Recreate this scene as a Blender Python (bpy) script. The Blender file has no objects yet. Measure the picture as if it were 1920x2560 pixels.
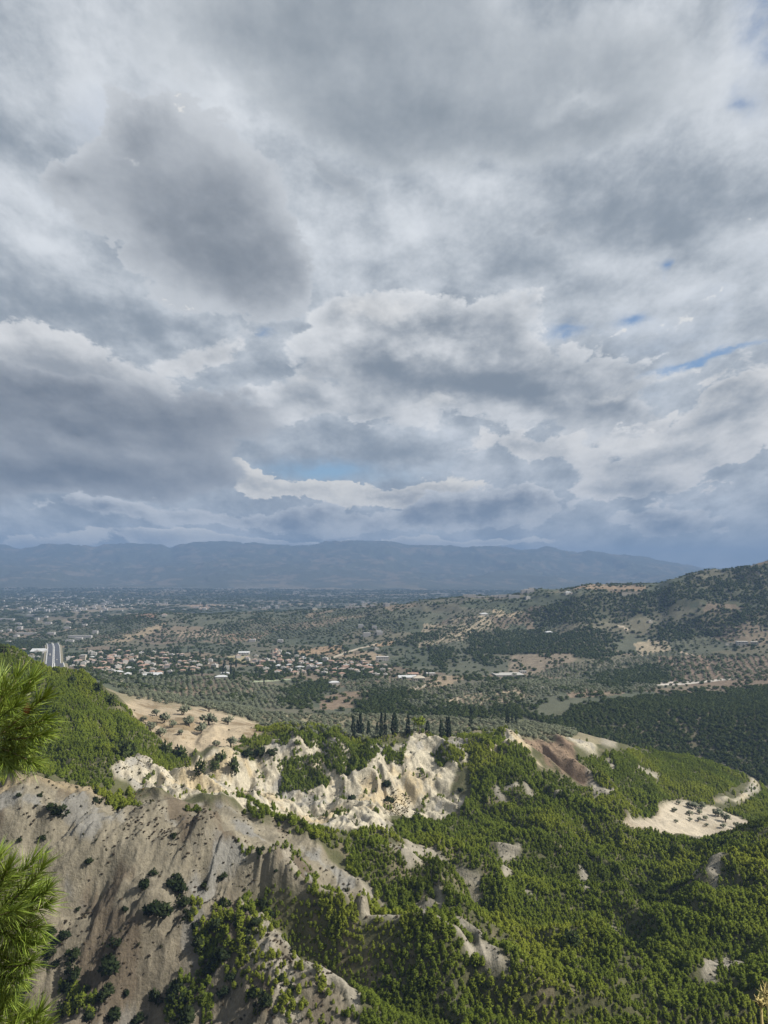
import bpy, bmesh, math, random
import numpy as np
from mathutils import Vector, Matrix

SC = bpy.context.scene
COL = SC.collection
rad = math.radians

# ------------------------------------------------------------------ camera
F, CU, CV, VH = 1849.0, 960.0, 1280.0, 1430.0          # focal length, centre and horizon row in photograph pixels
PITCH = math.atan((VH - CV) / F)
cam_d = bpy.data.cameras.new('camera')
cam = bpy.data.objects.new('camera', cam_d)
COL.objects.link(cam)
cam_d.sensor_fit = 'VERTICAL'
cam_d.sensor_height = 36.0
cam_d.lens = 36.0 * F / 2560.0
cam_d.clip_start = 0.05
cam_d.clip_end = 80000.0
cam.location = (0, 0, 0)
cam.rotation_euler = (math.pi / 2 + PITCH, 0, 0)
SC.camera = cam
cP, sP = math.cos(PITCH), math.sin(PITCH)

def ray(u, v):
    cx, cy = (np.asarray(u, float) - CU) / F, (CV - np.asarray(v, float)) / F
    return cx, cP - cy * sP, sP + cy * cP               # x (right), y (ahead), z (up)

def uv_of(t, s):                                        # direction (t, 1, s) to photograph pixels
    dep = cP + s * sP
    return CU + F * t / dep, CV - F * (s * cP - sP) / dep

# ------------------------------------------------------------------ render and exposure
SC.view_settings.view_transform = 'Standard'
SC.view_settings.look = 'None'
SC.view_settings.gamma = 1.0
SC.view_settings.use_curve_mapping = False
SC.view_settings.exposure = 0.55
SC.render.engine = 'CYCLES'
SC.cycles.max_bounces = 4
SC.cycles.diffuse_bounces = 2
SC.cycles.glossy_bounces = 1
SC.cycles.transmission_bounces = 2
SC.cycles.transparent_max_bounces = 8
SC.cycles.volume_bounces = 0
SC.cycles.use_denoising = True
SC.cycles.caustics_reflective = False
SC.cycles.caustics_refractive = False

# ------------------------------------------------------------------ sun
SUN_AZ, SUN_EL = rad(102), rad(42)                      # azimuth clockwise from straight ahead
sun_d = bpy.data.lights.new('sun', 'SUN')
sun_d.energy = 5.0
sun_d.angle = rad(0.53)
sun_d.color = (1.0, 0.945, 0.85)
sun = bpy.data.objects.new('sun', sun_d)
COL.objects.link(sun)
sun.location = (0, 0, 300)
SDIR = Vector((math.sin(SUN_AZ) * math.cos(SUN_EL), math.cos(SUN_AZ) * math.cos(SUN_EL), math.sin(SUN_EL)))
sun.rotation_euler = SDIR.to_track_quat('Z', 'Y').to_euler()

# ------------------------------------------------------------------ node helper
class NG:
    """Small expression builder for shader nodes."""
    def __init__(self, tree):
        self.t = tree
    def put(self, sock, val):
        if hasattr(val, 'is_linked') and hasattr(val, 'node'):
            self.t.links.new(val, sock)
        elif val is not None:
            sock.default_value = val
    def math(self, op, *a, clamp=False):
        n = self.t.nodes.new('ShaderNodeMath')
        n.operation = op
        n.use_clamp = clamp
        for i, x in enumerate(a):
            self.put(n.inputs[i], x)
        return n.outputs[0]
    def add(self, *a):
        r = a[0]
        for x in a[1:]:
            r = self.math('ADD', r, x)
        return r
    def sub(self, a, b): return self.math('SUBTRACT', a, b)
    def mul(self, a, b): return self.math('MULTIPLY', a, b)
    def mad(self, a, b, c): return self.math('MULTIPLY_ADD', a, b, c)
    def step(self, x, lo, hi, a=0.0, b=1.0):
        n = self.t.nodes.new('ShaderNodeMapRange')
        n.interpolation_type = 'SMOOTHSTEP'
        for i, y in enumerate((x, lo, hi, a, b)):
            self.put(n.inputs[i], y)
        return n.outputs[0]
    def lin(self, x, lo, hi, a=0.0, b=1.0):
        n = self.t.nodes.new('ShaderNodeMapRange')
        for i, y in enumerate((x, lo, hi, a, b)):
            self.put(n.inputs[i], y)
        return n.outputs[0]
    def vec(self, x, y, z=0.0):
        n = self.t.nodes.new('ShaderNodeCombineXYZ')
        for i, a in enumerate((x, y, z)):
            self.put(n.inputs[i], a)
        return n.outputs[0]
    def sep(self, v):
        n = self.t.nodes.new('ShaderNodeSeparateXYZ')
        self.put(n.inputs[0], v)
        return n.outputs
    def vmath(self, op, a, b=None, s=None):
        n = self.t.nodes.new('ShaderNodeVectorMath')
        n.operation = op
        self.put(n.inputs[0], a)
        if b is not None: self.put(n.inputs[1], b)
        if s is not None: self.put(n.inputs['Scale'], s)
        return n.outputs[0]
    def noise(self, v, scale=1.0, detail=4.0, rough=0.5, lac=2.0, dist=0.0, col=False, dims='3D', kind='FBM'):
        n = self.t.nodes.new('ShaderNodeTexNoise')
        n.noise_dimensions = dims
        n.noise_type = kind
        self.put(n.inputs['Vector'], v)
        for k, x in (('Scale', scale), ('Detail', detail), ('Roughness', rough), ('Lacunarity', lac), ('Distortion', dist)):
            self.put(n.inputs[k], x)
        return n.outputs['Color' if col else 'Fac']
    def voronoi(self, v, scale=1.0, feature='F1', out='Distance', rand=1.0, detail=0.0, dims='3D'):
        n = self.t.nodes.new('ShaderNodeTexVoronoi')
        n.voronoi_dimensions = dims
        n.feature = feature
        self.put(n.inputs['Vector'], v)
        self.put(n.inputs['Scale'], scale)
        self.put(n.inputs['Randomness'], rand)
        if 'Detail' in n.inputs: self.put(n.inputs['Detail'], detail)
        return n.outputs[out]
    def mix(self, f, a, b, blend='MIX'):
        n = self.t.nodes.new('ShaderNodeMix')
        n.data_type = 'RGBA'
        n.blend_type = blend
        self.put(n.inputs[0], f)
        for k, x in ((6, a), (7, b)):
            if isinstance(x, (tuple, list)) and len(x) == 3: x = (*x, 1.0)
            self.put(n.inputs[k], x)
        return n.outputs[2]
    def ramp(self, f, stops):
        n = self.t.nodes.new('ShaderNodeValToRGB')
        n.color_ramp.interpolation = 'EASE'
        el = n.color_ramp.elements
        while len(el) < len(stops): el.new(0.5)
        for e, (p, c) in zip(el, stops):
            e.position = p
            e.color = (*c, 1.0)
        self.put(n.inputs[0], f)
        return n.outputs[0]
# ------------------------------------------------------------------ sky: Nishita daylight behind several decks of cloud
world = bpy.data.worlds.new('World')
SC.world = world
world.use_nodes = True
wt = world.node_tree
wt.nodes.clear()
g = NG(wt)
W_STR = 0.10
tex = wt.nodes.new('ShaderNodeTexCoord')
dx, dy, dz = g.sep(g.vmath('NORMALIZE', tex.outputs['Generated']))
zc = g.math('MAXIMUM', dz, 0.0)
az = g.math('ARCTAN2', dx, dy)
el = g.math('ARCSINE', zc)
persp = g.math('DIVIDE', 1.0, g.add(zc, 0.6))
NV = g.vec(g.mul(az, persp), g.mul(g.math('LOGARITHM', g.add(zc, 0.6), math.e), 1.5), 0.0)   # clouds crowd together and flatten towards the horizon
inv_p = g.mul(g.add(zc, 0.35), .8)
w1 = g.vmath('SUBTRACT', g.noise(NV, 3.0, 2, 0.5, col=True), (0.5, 0.5, 0.5))
w2 = g.vmath('SUBTRACT', g.noise(NV, 10.0, 6, 0.64, col=True), (0.5, 0.5, 0.5))
warp = g.vmath('ADD', g.vmath('SCALE', w1, s=0.26), g.vmath('SCALE', w2, s=0.12))
Q0 = g.vec(az, el, 0.0)
Q = g.vmath('ADD', Q0, g.vmath('MULTIPLY', g.vmath('SCALE', warp, s=inv_p), (1.1, 0.9, 0.0)))
LSTEP = (0.020, 0.030, 0.0)                             # a step across the sky towards the light
def cloud_noise(off, sc, rough=.60):
    v = g.vmath('ADD', NV, off)
    n0 = g.noise(v, sc, 9, rough)
    n1 = g.noise(g.vmath('ADD', v, LSTEP), sc, 6, rough)
    return g.sub(n0, 0.5), g.sub(n0, n1)
NA, RA = cloud_noise((0.0, 0.0, 0.0), 3.0)
NB, RB = cloud_noise((3.7, 1.3, 5.1), 4.4)
bil = g.voronoi(g.vmath('ADD', g.vmath('MULTIPLY', NV, (1.0, 1.25, 1.0)), g.vmath('SCALE', w2, s=0.20)), 10.0, 'F1', detail=3.0, dims='2D')
BIL = g.sub(0.45, bil)                                  # cauliflower heads

def sky_at(u, v):
    x, y, z = ray(u, v)
    L = math.sqrt(x * x + y * y + z * z)
    return math.atan2(x, y), math.asin(z / L)

def blob(u, v, ru, rv, w=1.0, ang=0.0, q=None):
    """one soft patch of cloud, placed by the compass bearing and height at which it hangs"""
    a, e = sky_at(u, v)
    ra = abs(sky_at(u + ru, v)[0] - sky_at(u - ru, v)[0]) / 2
    re = abs(sky_at(u, v + rv)[1] - sky_at(u, v - rv)[1]) / 2
    m = wt.nodes.new('ShaderNodeMapping')
    m.vector_type = 'TEXTURE'
    wt.links.new(Q if q is None else q, m.inputs[0])
    m.inputs[1].default_value = (a, e, 0)
    m.inputs[2].default_value = (0, 0, rad(ang))
    m.inputs[3].default_value = (ra, re, 1)
    s = wt.nodes.new('ShaderNodeTexGradient')
    s.gradient_type = 'QUADRATIC_SPHERE'
    wt.links.new(m.outputs[0], s.inputs[0])
    return g.mul(s.outputs[1], w)

def blobs(lst, q=None):
    r = None
    for b in lst:
        x = blob(*b, q=q)
        r = x if r is None else g.add(r, x)
    return r

def deck(under, spec, N=None, R=None, amp=2.6, th=0.35, soft=0.22, k=1.3, lo=(.27, .30, .335), hi=(.64, .665, .70), rel=2.2, puff=0.0, tex=1.2, bias=0.0, amax=1.0, tone=None, rimlight=.22):
    """a mass of cloud over what is behind it: thin edges glow, the thick middle is grey, the flank towards the light is paler"""
    N = NA if N is None else N
    R = RA if R is None else R
    T = g.sub(g.mad(N, amp, g.mul(blobs(spec), 1.7)), th)
    if puff: T = g.mad(BIL, puff, T)
    a = g.math('MULTIPLY', g.step(T, 0.0, soft), amax)
    thin = g.math('EXPONENT', g.mul(g.math('MAXIMUM', T, 0.0), -k))
    lum = g.mad(R, rel * 2.0, g.add(thin, bias))
    lum = g.mad(NB if N is NA else NA, tex, lum)
    if puff: lum = g.mad(BIL, puff * .7, lum)
    lum = g.mad(g.math('POWER', thin, 4.0), rimlight, lum)
    if tone is not None: lum = g.add(lum, blobs(tone))
    lum = g.step(lum, -0.45, 1.25)
    return g.mix(a, under, g.mix(lum, lo, hi))

S10 = 0.755 / W_STR
nish = wt.nodes.new('ShaderNodeTexSky')
nish.sky_type = 'NISHITA'
nish.sun_disc = False
nish.sun_elevation = SUN_EL
nish.sun_rotation = SUN_AZ
nish.altitude = 300
nish.air_density = 1.0
nish.dust_density = 0.6
blue = g.vmath('SCALE', g.vmath('MULTIPLY', nish.outputs[0], (0.85, 1.0, 1.12)), s=W_STR)

# the high pale sheet, with ragged blue gaps
sheet_l = g.add(0.56, g.mul(NA, 1.2), g.mul(NB, .8), g.mul(RB, 2.2), g.mul(BIL, .15), blobs([
    (1000, 560, 620, 240, .55), (1560, 300, 380, 170, .3), (1850, 320, 240, 260, .25), (60, 540, 330, 190, .6),
    (280, 150, 330, 240, .2), (620, 330, 300, 150, .45), (1750, 500, 380, 170, -.4), (1120, 738, 380, 60, -.3),
    (1680, 850, 480, 70, -.35), (1750, 700, 340, 70, .2), (1850, 100, 200, 260, .3)]))
sheet = g.mix(g.step(sheet_l, -.05, 1.25), (.25, .29, .335), (.70, .73, .765))
hole = g.add(blobs([(790, 1165, 420, 100, 1.3), (1940, 50, 150, 200, 1.), (1680, 662, 50, 40, 1.0), (1440, 818, 110, 32, .7), (1760, 897, 340, 17, .95),
                    (1610, 778, 110, 36, .8), (1880, 235, 90, 90, .6), (655, 828, 110, 36, .55), (480, 700, 60, 40, .4)]), g.mul(NB, 1.6), g.mul(NA, .9))
col = g.mix(g.step(hole, .12, 1.0, 0.0, .88), sheet, blue)
# overhead: a broad smooth grey base
col = deck(col, [(880, 60, 900, 480, 1.1), (1330, 250, 820, 330, .9), (1000, 320, 560, 200, .7), (1650, 130, 400, 220, .45), (620, 130, 420, 240, .4)],
           N=NB, R=RB, amp=1.5, th=.30, soft=.55, k=1.5, lo=(.215, .252, .29), hi=(.62, .65, .68), rel=.9, tex=.9, rimlight=0.0, tone=[(1430, 215, 260, 60, .55), (900, 280, 420, 70, -.15)])
# torn scraps
col = deck(col, [(830, 445, 150, 75, 1.0, -35), (1325, 580, 110, 34, .9, 35), (760, 405, 90, 40, .7, -30)], amp=2.4, th=.35, soft=.5, k=.8, lo=(.28, .315, .355), hi=(.5, .53, .56), rel=.6, bias=-.2, amax=.8)
# the dark leaning mass at the left
col = deck(col, [(400, 330, 260, 230, 1.1), (560, 520, 380, 330, 1.3), (650, 690, 300, 300, 1.1), (430, 640, 420, 300, .8), (230, 440, 360, 170, .8)],
           amp=2.1, th=.46, soft=.16, k=1.0, lo=(.20, .226, .258), hi=(.56, .585, .615), rel=1.3, puff=.5, tex=.9, bias=-.05)
col = deck(col, [(60, 900, 420, 230, 1.2), (300, 970, 440, 150, .8), (520, 880, 260, 130, .6)], N=NB, R=RB, amp=2.2, th=.38, soft=.25, k=1.3, lo=(.30, .325, .355), hi=(.72, .725, .73), rel=1.8, puff=.5, tone=[(90, 850, 260, 90, .5), (200, 980, 420, 70, -.4)])
# the heap in the middle
col = deck(col, [(980, 900, 520, 240, 1.2), (1290, 960, 560, 290, 1.3), (1120, 820, 400, 190, 1.0), (880, 790, 230, 150, .8), (1540, 1000, 340, 220, .9), (760, 990, 320, 150, .9)],
           amp=2.5, th=.50, soft=.28, k=.9, lo=(.21, .245, .285), hi=(.74, .75, .76), rel=2.2, puff=.8, tone=[(900, 830, 280, 120, .8), (1110, 880, 240, 100, .55), (1280, 970, 460, 130, -.4), (800, 960, 200, 60, .35), (1050, 1090, 420, 60, -.3)])
# the sunlit line of heads above the far mountains
col = deck(col, [(640, 1190, 140, 110, 1.3), (790, 1222, 250, 70, 1.3), (990, 1226, 290, 60, 1.3), (1130, 1236, 160, 46, 1.0), (600, 1130, 60, 70, .7)],
           N=NB, R=RB, amp=2.2, th=.40, soft=.16, k=.55, lo=(.36, .375, .39), hi=(.80, .775, .72), rel=2.6, puff=.9, tex=.8, bias=.1)
col = deck(col, [(1740, 1110, 460, 210, 1.2), (1880, 1010, 300, 190, 1.0), (1530, 1200, 280, 140, 1.1), (1300, 1120, 340, 90, .8)],
           N=NB, R=RB, amp=2.2, th=.42, soft=.24, k=.85, lo=(.26, .295, .335), hi=(.74, .735, .725), rel=2.2, puff=.8, tone=[(1600, 1090, 200, 60, .4), (1850, 1080, 220, 80, .25), (1700, 1200, 420, 60, -.3)])
col = deck(col, [(1540, 970, 220, 100, .8), (1600, 1090, 240, 100, .8), (1120, 1010, 260, 80, .7), (960, 770, 300, 110, .8), (770, 950, 220, 80, .7), (1700, 915, 260, 60, .7)],
           amp=2.0, th=.45, soft=.75, k=.5, lo=(.40, .42, .44), hi=(.80, .79, .77), rel=2.6, puff=.5, amax=.7)
# the dark bank at the left
col = deck(col, [(200, 1070, 820, 220, 1.5), (40, 1000, 520, 160, .9), (480, 1010, 520, 110, .9), (100, 1210, 680, 120, 1.1), (440, 1180, 330, 130, .8)],
           amp=1.9, th=.42, soft=.34, k=1.15, lo=(.125, .148, .18), hi=(.46, .48, .505), rel=1.2, puff=.25, tex=1.0, tone=[(330, 1130, 360, 60, .35), (100, 1180, 420, 50, -.3)])
col = deck(col, [(1260, 1265, 330, 90, 1.2), (1050, 1290, 430, 80, 1.0), (680, 1290, 520, 80, 1.1), (250, 1290, 560, 80, 1.1), (1660, 1290, 420, 90, 1.0)],
           N=NB, R=RB, amp=2.4, th=.44, soft=.22, k=.8, lo=(.19, .225, .275), hi=(.66, .675, .69), rel=2.4, puff=.8)
col = deck(col, [(700, 1352, 700, 34, 1.1), (1180, 1354, 420, 30, 1.2), (100, 1380, 280, 64, 1.3), (400, 1362, 280, 46, 1.1)],
           amp=2.4, th=.34, soft=.2, k=.8, lo=(.34, .375, .42), hi=(.82, .81, .78), rel=2.2, puff=.7)
col = g.mix(g.step(el, 0.0, 0.045, .3, 0.0), col, (.50, .53, .56))
bgn = wt.nodes.new('ShaderNodeBackground')
g.put(bgn.inputs[0], g.vmath('SCALE', col, s=S10))
bgn.inputs[1].default_value = W_STR
wo = wt.nodes.new('ShaderNodeOutputWorld')
wt.links.new(bgn.outputs[0], wo.inputs[0])
world.cycles.sampling_method = 'MANUAL'
world.cycles.sample_map_resolution = 512
# ------------------------------------------------------------------ numeric helpers
rng = np.random.default_rng(7)
random.seed(11)
_perm = np.random.default_rng(3).permutation(512).astype(np.int32)
_perm = np.concatenate([_perm, _perm])
_ga = np.random.default_rng(5).uniform(0, 2 * np.pi, 512)
_gx, _gy = np.cos(_ga).astype(np.float32), np.sin(_ga).astype(np.float32)

def perlin(x, y, seed=0):
    x = np.asarray(x, np.float32); y = np.asarray(y, np.float32)
    xi = np.floor(x).astype(np.int32); yi = np.floor(y).astype(np.int32)
    fx = x - xi; fy = y - yi
    ux = fx * fx * fx * (fx * (fx * 6 - 15) + 10); uy = fy * fy * fy * (fy * (fy * 6 - 15) + 10)
    xi = xi + seed * 37; yi = yi + seed * 91
    def gr(i, j, a, b):
        h = _perm[(_perm[i & 511] + j) & 511]
        return _gx[h] * a + _gy[h] * b
    n00 = gr(xi, yi, fx, fy); n10 = gr(xi + 1, yi, fx - 1, fy)
    n01 = gr(xi, yi + 1, fx, fy - 1); n11 = gr(xi + 1, yi + 1, fx - 1, fy - 1)
    a = n00 + ux * (n10 - n00); b = n01 + ux * (n11 - n01)
    return (a + uy * (b - a)) * 1.5

def fbm(x, y, o=4, seed=0, gain=0.5):
    r = 0; a = 1.0; f = 1.0
    for i in range(o):
        r = r + a * perlin(x * f, y * f, seed + i)
        a *= gain; f *= 2.03
    return r

def ridged(x, y, o=4, seed=0, gain=0.55):
    r = 0; a = 1.0; f = 1.0
    for i in range(o):
        r = r + a * (1 - 2.2 * np.abs(perlin(x * f, y * f, seed + i)))
        a *= gain; f *= 2.1
    return r

def sm(x, a, b):
    t = np.clip((x - a) / (b - a), 0, 1)
    return t * t * (3 - 2 * t)

def pchip(xs, ys, x):
    """monotone cubic through (xs, ys), held flat beyond the ends"""
    xs = np.asarray(xs, float); ys = np.asarray(ys, float)
    h = np.diff(xs); dl = np.diff(ys) / h
    m = np.zeros_like(ys)
    ok = dl[:-1] * dl[1:] > 0
    w1 = 2 * h[1:] + h[:-1]; w2 = h[1:] + 2 * h[:-1]
    with np.errstate(divide='ignore', invalid='ignore'):
        hm = (w1 + w2) / (w1 / dl[:-1] + w2 / dl[1:])
    m[1:-1] = np.where(ok, hm, 0)
    m[0] = dl[0]; m[-1] = dl[-1]
    x = np.clip(x, xs[0], xs[-1])
    k = np.clip(np.searchsorted(xs, x) - 1, 0, len(h) - 1)
    t = (x - xs[k]) / h[k]
    t2, t3 = t * t, t * t * t
    return (2 * t3 - 3 * t2 + 1) * ys[k] + (t3 - 2 * t2 + t) * h[k] * m[k] + (-2 * t3 + 3 * t2) * ys[k + 1] + (t3 - t2) * h[k] * m[k + 1]

# ------------------------------------------------------------------ the lie of the land: crest and gully lines, near to far.
# Each entry is read off the photograph as (column, row, distance ahead in metres) and turned into a real place.
LINES = [
 # below the frame
 [(-300,2640,188),(0,2640,194),(400,2640,195),(800,2640,197),(1200,2660,205),(1600,2660,215),(1920,2660,215),(2220,2700,215)],
 # spur A
 [(-300,2330,225),(0,2300,228),(250,2290,232),(450,2290,236),(560,2310,238),(642,2347,236),(693,2389,232),(769,2448,226),(836,2503,222),(904,2540,220),(1050,2600,217),(1300,2615,220),(1600,2620,225),(1920,2610,230)],
 [(-300,2270,235),(0,2240,238),(250,2230,242),(450,2240,246),(560,2275,250),(642,2328,254),(693,2371,252),(769,2431,247),(836,2486,243),(904,2521,240),(1050,2572,238),(1300,2585,238),(1600,2590,240),(1920,2580,245)],
 # spur B
 [(-300,2200,245),(0,2160,248),(150,2140,250),(300,2120,255),(413,2110,262),(500,2070,272),(548,2090,272),(612,2128,270),(663,2157,268),(727,2200,264),(820,2258,260),(880,2280,258),(950,2292,258),(1043,2313,256),(1140,2338,253),(1233,2410,246),(1300,2455,243),(1400,2500,242),(1600,2530,243),(1920,2500,250),(2220,2480,255)],
 [(-300,2130,255),(0,2080,262),(150,2060,266),(300,2060,272),(413,2062,278),(500,2054,286),(548,2078,288),(612,2115,288),(663,2145,286),(727,2186,284),(820,2241,281),(880,2262,280),(950,2274,279),(1043,2296,277),(1140,2320,273),(1233,2382,265),(1300,2425,260),(1400,2468,256),(1536,2492,255),(1667,2500,256),(1800,2480,262),(1920,2450,268)],
 # crest of the grey hill, spur C
 [(-300,2060,275),(0,1990,285),(91,1951,290),(150,1956,294),(230,1972,297),(310,2000,300),(440,2007,310),(480,2022,312),(570,2028,315),(617,2052,315),(700,2075,315),(781,2090,315),(895,2112,312),(1000,2150,308),(1100,2230,300),(1220,2312,292),(1346,2363,284),(1456,2382,280),(1536,2414,275),(1600,2458,268),(1667,2477,262),(1800,2455,266),(1920,2400,275)],
 [(-300,2080,320),(0,2035,330),(91,2005,335),(230,2015,340),(310,2035,345),(440,2045,355),(570,2062,360),(700,2095,352),(781,2098,350),(895,2096,345),(1000,2128,335),(1100,2203,326),(1220,2285,316),(1346,2340,306),(1456,2365,300),(1515,2380,296),(1600,2440,286),(1667,2455,279),(1800,2415,284),(1920,2360,294)],
 # spur D
 [(-300,1960,365),(0,1955,370),(91,1940,375),(230,1953,380),(310,1978,388),(440,1992,395),(570,2012,400),(617,2035,395),(700,2062,388),(781,2076,380),(895,2074,375),(960,2090,368),(1000,2115,360),(1080,2138,352),(1140,2160,346),(1190,2190,340),(1220,2180,345),(1300,2196,345),(1389,2224,340),(1465,2240,335),(1557,2262,325),(1612,2292,316),(1680,2300,312),(1800,2250,318),(1920,2200,328)],
 [(-300,1930,380),(0,1930,382),(230,1925,390),(440,1960,405),(570,1990,412),(700,2042,402),(781,2062,396),(895,2052,395),(1000,2092,386),(1080,2114,379),(1140,2138,375),(1220,2155,372),(1300,2172,369),(1389,2198,366),(1465,2218,360),(1557,2240,350),(1612,2266,344),(1680,2255,342),(1720,2220,346),(1800,2170,350),(1920,2140,355)],
 # foot of the cliffs; on the right the crest of the near wooded hill
 [(-300,1800,425),(0,1800,422),(150,1830,425),(300,1900,435),(400,1945,448),(480,1975,456),(560,1990,460),(640,2010,462),(720,2025,462),(800,2030,462),(900,2015,462),(1000,2025,458),(1100,2038,450),(1220,2062,435),(1346,2085,415),(1465,2112,410),(1557,2132,405),(1612,2142,400),(1680,2150,396),(1747,2137,396),(1800,2126,396),(1850,2104,400),(1920,2085,405),(2220,2010,420)],
 [(-300,1700,450),(0,1715,450),(150,1745,455),(250,1800,460),(350,1860,463),(420,1905,468),(500,1915,474),(580,1925,478),(667,1945,480),(727,1950,482),(806,1960,482),(920,1950,482),(1047,1945,484),(1140,1950,482),(1258,1958,470),(1400,1985,470),(1557,2035,465),(1612,2065,460),(1680,2112,450),(1747,2128,445),(1800,2125,445),(1920,2110,450)],
 # ridge of the left wooded hill, upper cliff, foot of the pale terraced field
 [(-300,1640,480),(0,1643,478),(80,1672,478),(131,1692,478),(178,1700,480),(244,1733,482),(260,1756,485),(300,1778,488),(350,1828,488),(420,1878,484),(500,1880,483),(580,1884,488),(640,1880,494),(667,1880,495),(727,1862,499),(806,1874,500),(920,1890,498),(980,1886,500),(1047,1880,504),(1140,1880,505),(1258,1880,505),(1400,1922,510),(1557,1992,505),(1612,2032,500),(1680,2066,495),(1747,2082,495),(1800,2087,495),(1860,2087,492),(1920,2082,490)],
 # brink of the plateau, top of the pale field
 [(-300,1720,560),(0,1720,560),(131,1712,560),(178,1722,560),(244,1737,556),(300,1765,545),(350,1792,538),(420,1808,535),(500,1818,532),(580,1832,530),(640,1840,520),(667,1852,508),(727,1838,506),(806,1852,510),(920,1870,510),(1047,1859,520),(1140,1859,525),(1258,1853,528),(1325,1851,540),(1431,1848,560),(1557,1886,570),(1612,1932,570),(1680,1987,565),(1747,2004,560),(1800,2012,560),(1860,2036,550),(1900,2056,540),(1920,2057,540)],
 [(-300,1700,640),(0,1700,640),(178,1702,640),(244,1727,620),(300,1747,600),(350,1768,600),(420,1778,600),(500,1788,600),(580,1800,605),(667,1818,610),(727,1822,615),(806,1830,615),(920,1834,615),(1047,1831,615),(1140,1827,615),(1258,1823,615),(1325,1825,620),(1431,1838,622),(1557,1863,628),(1642,1885,642),(1747,1910,652),(1832,1938,650),(1880,1960,640),(1920,1990,620)],
 # far edge of the plateau and of the wooded spur to its right
 [(-300,1690,760),(0,1690,750),(244,1715,700),(300,1737,695),(350,1747,692),(420,1757,700),(500,1768,700),(580,1776,700),(667,1792,695),(727,1795,690),(920,1798,690),(1047,1799,690),(1140,1801,690),(1258,1806,690),(1325,1813,682),(1431,1834,672),(1557,1865,665),(1642,1887,672),(1747,1897,690),(1832,1930,680),(1880,1949,670),(1920,1986,650)],
 [(-300,1695,820),(0,1695,820),(300,1730,800),(420,1748,790),(580,1762,790),(700,1790,780),(920,1803,770),(1140,1815,765),(1258,1834,765),(1431,1858,772),(1557,1886,775),(1642,1904,785),(1747,1915,790),(1832,1935,770),(1920,1975,735)],
 # slopes across the valley
 [(-300,1672,1000),(0,1672,1000),(178,1675,1000),(300,1700,1000),(420,1708,1000),(580,1705,1000),(700,1722,1000),(806,1736,985),(920,1730,985),(1047,1722,985),(1140,1722,985),(1258,1722,970),(1431,1738,950),(1557,1752,940),(1642,1762,930),(1747,1775,910),(1832,1780,900),(1920,1775,900),(2220,1750,900)],
 [(-300,1668,1300),(0,1668,1300),(580,1669,1300),(700,1671,1300),(900,1669,1300),(1000,1672,1280),(1140,1680,1250),(1258,1688,1230),(1431,1696,1200),(1557,1702,1180),(1700,1698,1180),(1920,1685,1180),(2220,1660,1150)],
 [(-300,1613,1700),(0,1613,1700),(400,1613,1700),(580,1611,1700),(800,1605,1680),(1000,1592,1650),(1140,1592,1600),(1258,1600,1580),(1431,1608,1500),(1557,1632,1480),(1700,1628,1450),(1920,1600,1450),(2220,1570,1430)],
 # the first low ridge and the big hill at the right
 [(-300,1568,2250),(0,1568,2250),(200,1566,2250),(260,1557,2250),(330,1544,2250),(400,1538,2250),(640,1537,2300),(800,1529,2300),(900,1521,2250),(1000,1514,2200),(1100,1503,2150),(1250,1491,2050),(1400,1480,1950),(1480,1468,1900),(1560,1465,1900),(1640,1465,1880),(1690,1453,1850),(1760,1438,1850),(1830,1431,1850),(1880,1419,1850),(1920,1408,1850),(2100,1380,1850),(2400,1365,1850)],
]
PLAIN = -168.0
ALL = []
for li, ln in enumerate(LINES):
    a = np.array(ln, float)
    if li < 6:                                            # the grey hill faces the viewer steeply
        a[:, 2] = 300 - (300 - a[:, 2]) * np.interp(a[:, 0], [500, 1050], [.6, 1.0])
    if li in (5, 6, 7, 8):                                # crests stand out against the gullies behind them
        a[:, 1] += np.interp(a[:, 0], [850, 1050, 1650, 1800], [0, 1, 1, 0]) * {5: -20, 6: 28, 7: -18, 8: 28}[li]
    x, y, z = ray(a[:, 0], a[:, 1])
    t, s = x / y, z / y
    o = np.argsort(t)
    ALL.append((t[o], s[o] * a[o, 2], a[o, 2]))
# beyond: the plain again, its far side, foothills and mountains
def far_line(d, pts):
    p = np.array(pts, float)
    x, y, z = ray(p[:, 0], p[:, 1])
    return (x / y, z / y * d, np.full(len(p), float(d)))
_allu = [(-400, 0), (2320, 0)]
ALL.append((np.array([-2., 2.]), np.array([PLAIN, PLAIN]), np.array([2900., 2700.])))
ALL.append((np.array([-2., 2.]), np.array([PLAIN, PLAIN]), np.array([4600., 4600.])))
ALL.append(far_line(6800, [(-300,1471,),(300,1472),(700,1474),(1100,1476),(1500,1477),(2300,1477)]))
ALL.append(far_line(8600, [(-300,1432),(100,1434),(300,1446),(600,1438),(900,1441),(1150,1446),(1400,1452),(1600,1462),(2300,1465)]))
ALL.append(far_line(10200, [(-300,1405),(100,1402),(300,1412),(520,1398),(700,1408),(900,1404),(1100,1412),(1250,1420),(1400,1426),(1600,1436),(1800,1448),(2300,1450)]))
ALL.append(far_line(12500, [(-400,1372),(0,1362),(45,1373),(90,1374),(125,1367),(190,1369),(238,1373),(265,1366),(300,1365),(400,1363),(428,1372),(450,1364),(500,1360),(620,1365),(760,1368),(900,1357),(960,1361),(1050,1372),(1250,1375),(1330,1376),(1372,1371),(1400,1377),(1450,1386),(1560,1388),(1610,1392),(1660,1404),(1690,1406),(1730,1418),(1800,1429),(2000,1440),(2400,1440)]))
ALL.append((np.array([-2., 2.]), np.array([-160., -160.]), np.array([16500., 16500.])))
ALL.append((np.array([-2., 2.]), np.array([-160., -160.]), np.array([19000., 19000.])))

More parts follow.
